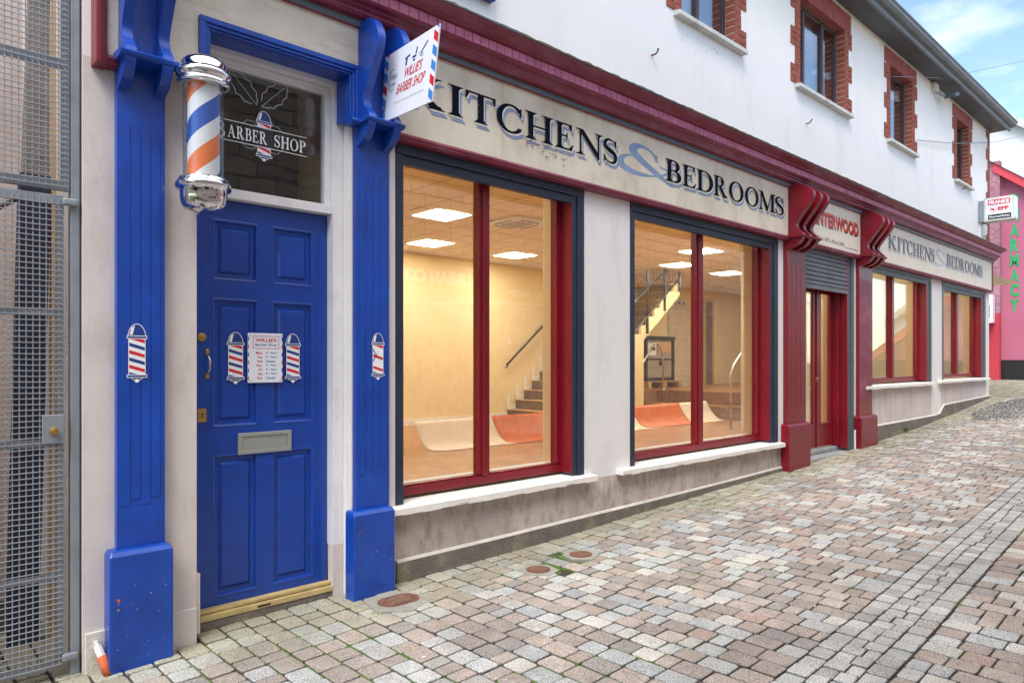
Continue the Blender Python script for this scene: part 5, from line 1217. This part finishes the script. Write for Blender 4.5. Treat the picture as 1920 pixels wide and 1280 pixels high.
# scraps of grit, leaf and gum lying on the setts
lt = MB(); r_ = random.Random(21)
for i in range(150):
    x = r_.uniform(.9, 8); y = r_.uniform(-3, -.15); s_ = r_.choice((.004, .006, .010)); a0 = r_.uniform(0, 6)
    z = gz(x)+.0065
    lt.add([(x+s_*math.cos(a0+k*1.26)*r_.uniform(.5, 1.3), y+s_*math.sin(a0+k*1.26)*r_.uniform(.5, 1.3), z) for k in range(5)], [(0, 1, 2, 3, 4)], ('signwhite', 'tread', 'black', 'plinth', 'tan')[i % 5])
o = lt.build('litter_scraps'); o['kind'] = 'stuff'
# moss growing up out of the joints in the damp part by the covers
ms_ = MB(); r_ = random.Random(9)
for i in range(5200):
    x = 1.3 + int(r_.uniform(0, 27))*W_ - .04 + r_.gauss(0, .0035); x = -2.2 + round((x+2.2)/W_)*W_ + r_.gauss(-.001, .0025); y = r_.uniform(-1.9, -.25)
    if noise.noise((x*.9+4, y*.9, 1.7)) < .02: continue
    s_ = r_.uniform(.003, .007); z = gz(x)-.007
    p = Vector((x, y, z-.003)); h_ = r_.uniform(.009, .0145)
    ms_.add([p+Vector((-s_*.6, -s_*1.6, 0)), p+Vector((s_*.6, -s_*1.2, 0)), p+Vector((s_*.5, s_*1.6, 0)), p+Vector((-s_*.5, s_*1.3, 0)), p+Vector((0, 0, h_))], [(0, 1, 4), (1, 2, 4), (2, 3, 4), (3, 0, 4)], 'moss')
for i in range(50):
    a = r_.uniform(0, 6.28); c_ = ((2.43, -.285, .23, .15), (3.44, -.48, .15, .15), (3.91, -.455, .15, .15))[i % 3]
    p = Vector((c_[0]+c_[2]*math.cos(a), c_[1]+c_[3]*math.sin(a), gz(c_[0])-.007)); s_ = r_.uniform(.004, .012)
    ms_.add([p+Vector((-s_, -s_, 0)), p+Vector((s_, -s_, 0)), p+Vector((s_, s_, 0)), p+Vector((-s_, s_, 0)), p+Vector((0, 0, .01))], [(0, 1, 4), (1, 2, 4), (2, 3, 4), (3, 0, 4)], 'moss')
o = ms_.build('moss'); o['kind'] = 'stuff'
# grime spots and run marks on the render below the upper sills and under the floodlight
M['grime'] = mat('grime_spot', (.30, .28, .26), .95, .3, 40)
ck = random.Random(33); gm_ = MB()
for xa, xb, zt, n_ in ((5.9, 7.0, 4.76, 22), (8.5, 9.9, 4.76, 16), (11.6, 12.6, 4.76, 12), (15, 15.8, 4.76, 8), (13.5, 13.75, 6.08, 26), (2.7, 17, 3.84, 70)):
    for i in range(n_): blob(gm_, ck.uniform(xa, xb), zt - ck.random()**2.5*.24, ck.uniform(.002, .008), ck.uniform(.004, .022), facade(-.0006), 'grime', i*.00002, 9)
gm_.build('grime_marks', B)
# scuffs and chips on the blue plinth blocks and pilasters
ck = random.Random(12)
pil = [o for o in bpy.data.objects if o.name.startswith('pilaster')][:2]
for p_, (xa, xb), yy in ((pil[0], (.92, 1.18), -.1058), (pil[1], (2.24, 2.51), -.1058)):
    c_ = MB()
    for i in range(20):
        q = ck.choice(('wpaint', 'chip', 'wpaint', 'wpaint', 'wpaint')); s_ = ck.uniform(.0008, .0022) if q == 'wpaint' else ck.uniform(.002, .006)
        blob(c_, ck.uniform(xa, xb), ck.uniform(-.02, .42), s_, s_*ck.uniform(.8, 2.2), facade(yy), q, i*.00002, 9)
    if xa < 1: blob(c_, .945, .30, .010, .012, facade(yy), 'terra', .001); blob(c_, .945, .255, .008, .010, facade(yy), 'chip', .001)
    c_.build('paint_chips', p_)

# curved sheets added on the shop floor to imitate reflections in the windows
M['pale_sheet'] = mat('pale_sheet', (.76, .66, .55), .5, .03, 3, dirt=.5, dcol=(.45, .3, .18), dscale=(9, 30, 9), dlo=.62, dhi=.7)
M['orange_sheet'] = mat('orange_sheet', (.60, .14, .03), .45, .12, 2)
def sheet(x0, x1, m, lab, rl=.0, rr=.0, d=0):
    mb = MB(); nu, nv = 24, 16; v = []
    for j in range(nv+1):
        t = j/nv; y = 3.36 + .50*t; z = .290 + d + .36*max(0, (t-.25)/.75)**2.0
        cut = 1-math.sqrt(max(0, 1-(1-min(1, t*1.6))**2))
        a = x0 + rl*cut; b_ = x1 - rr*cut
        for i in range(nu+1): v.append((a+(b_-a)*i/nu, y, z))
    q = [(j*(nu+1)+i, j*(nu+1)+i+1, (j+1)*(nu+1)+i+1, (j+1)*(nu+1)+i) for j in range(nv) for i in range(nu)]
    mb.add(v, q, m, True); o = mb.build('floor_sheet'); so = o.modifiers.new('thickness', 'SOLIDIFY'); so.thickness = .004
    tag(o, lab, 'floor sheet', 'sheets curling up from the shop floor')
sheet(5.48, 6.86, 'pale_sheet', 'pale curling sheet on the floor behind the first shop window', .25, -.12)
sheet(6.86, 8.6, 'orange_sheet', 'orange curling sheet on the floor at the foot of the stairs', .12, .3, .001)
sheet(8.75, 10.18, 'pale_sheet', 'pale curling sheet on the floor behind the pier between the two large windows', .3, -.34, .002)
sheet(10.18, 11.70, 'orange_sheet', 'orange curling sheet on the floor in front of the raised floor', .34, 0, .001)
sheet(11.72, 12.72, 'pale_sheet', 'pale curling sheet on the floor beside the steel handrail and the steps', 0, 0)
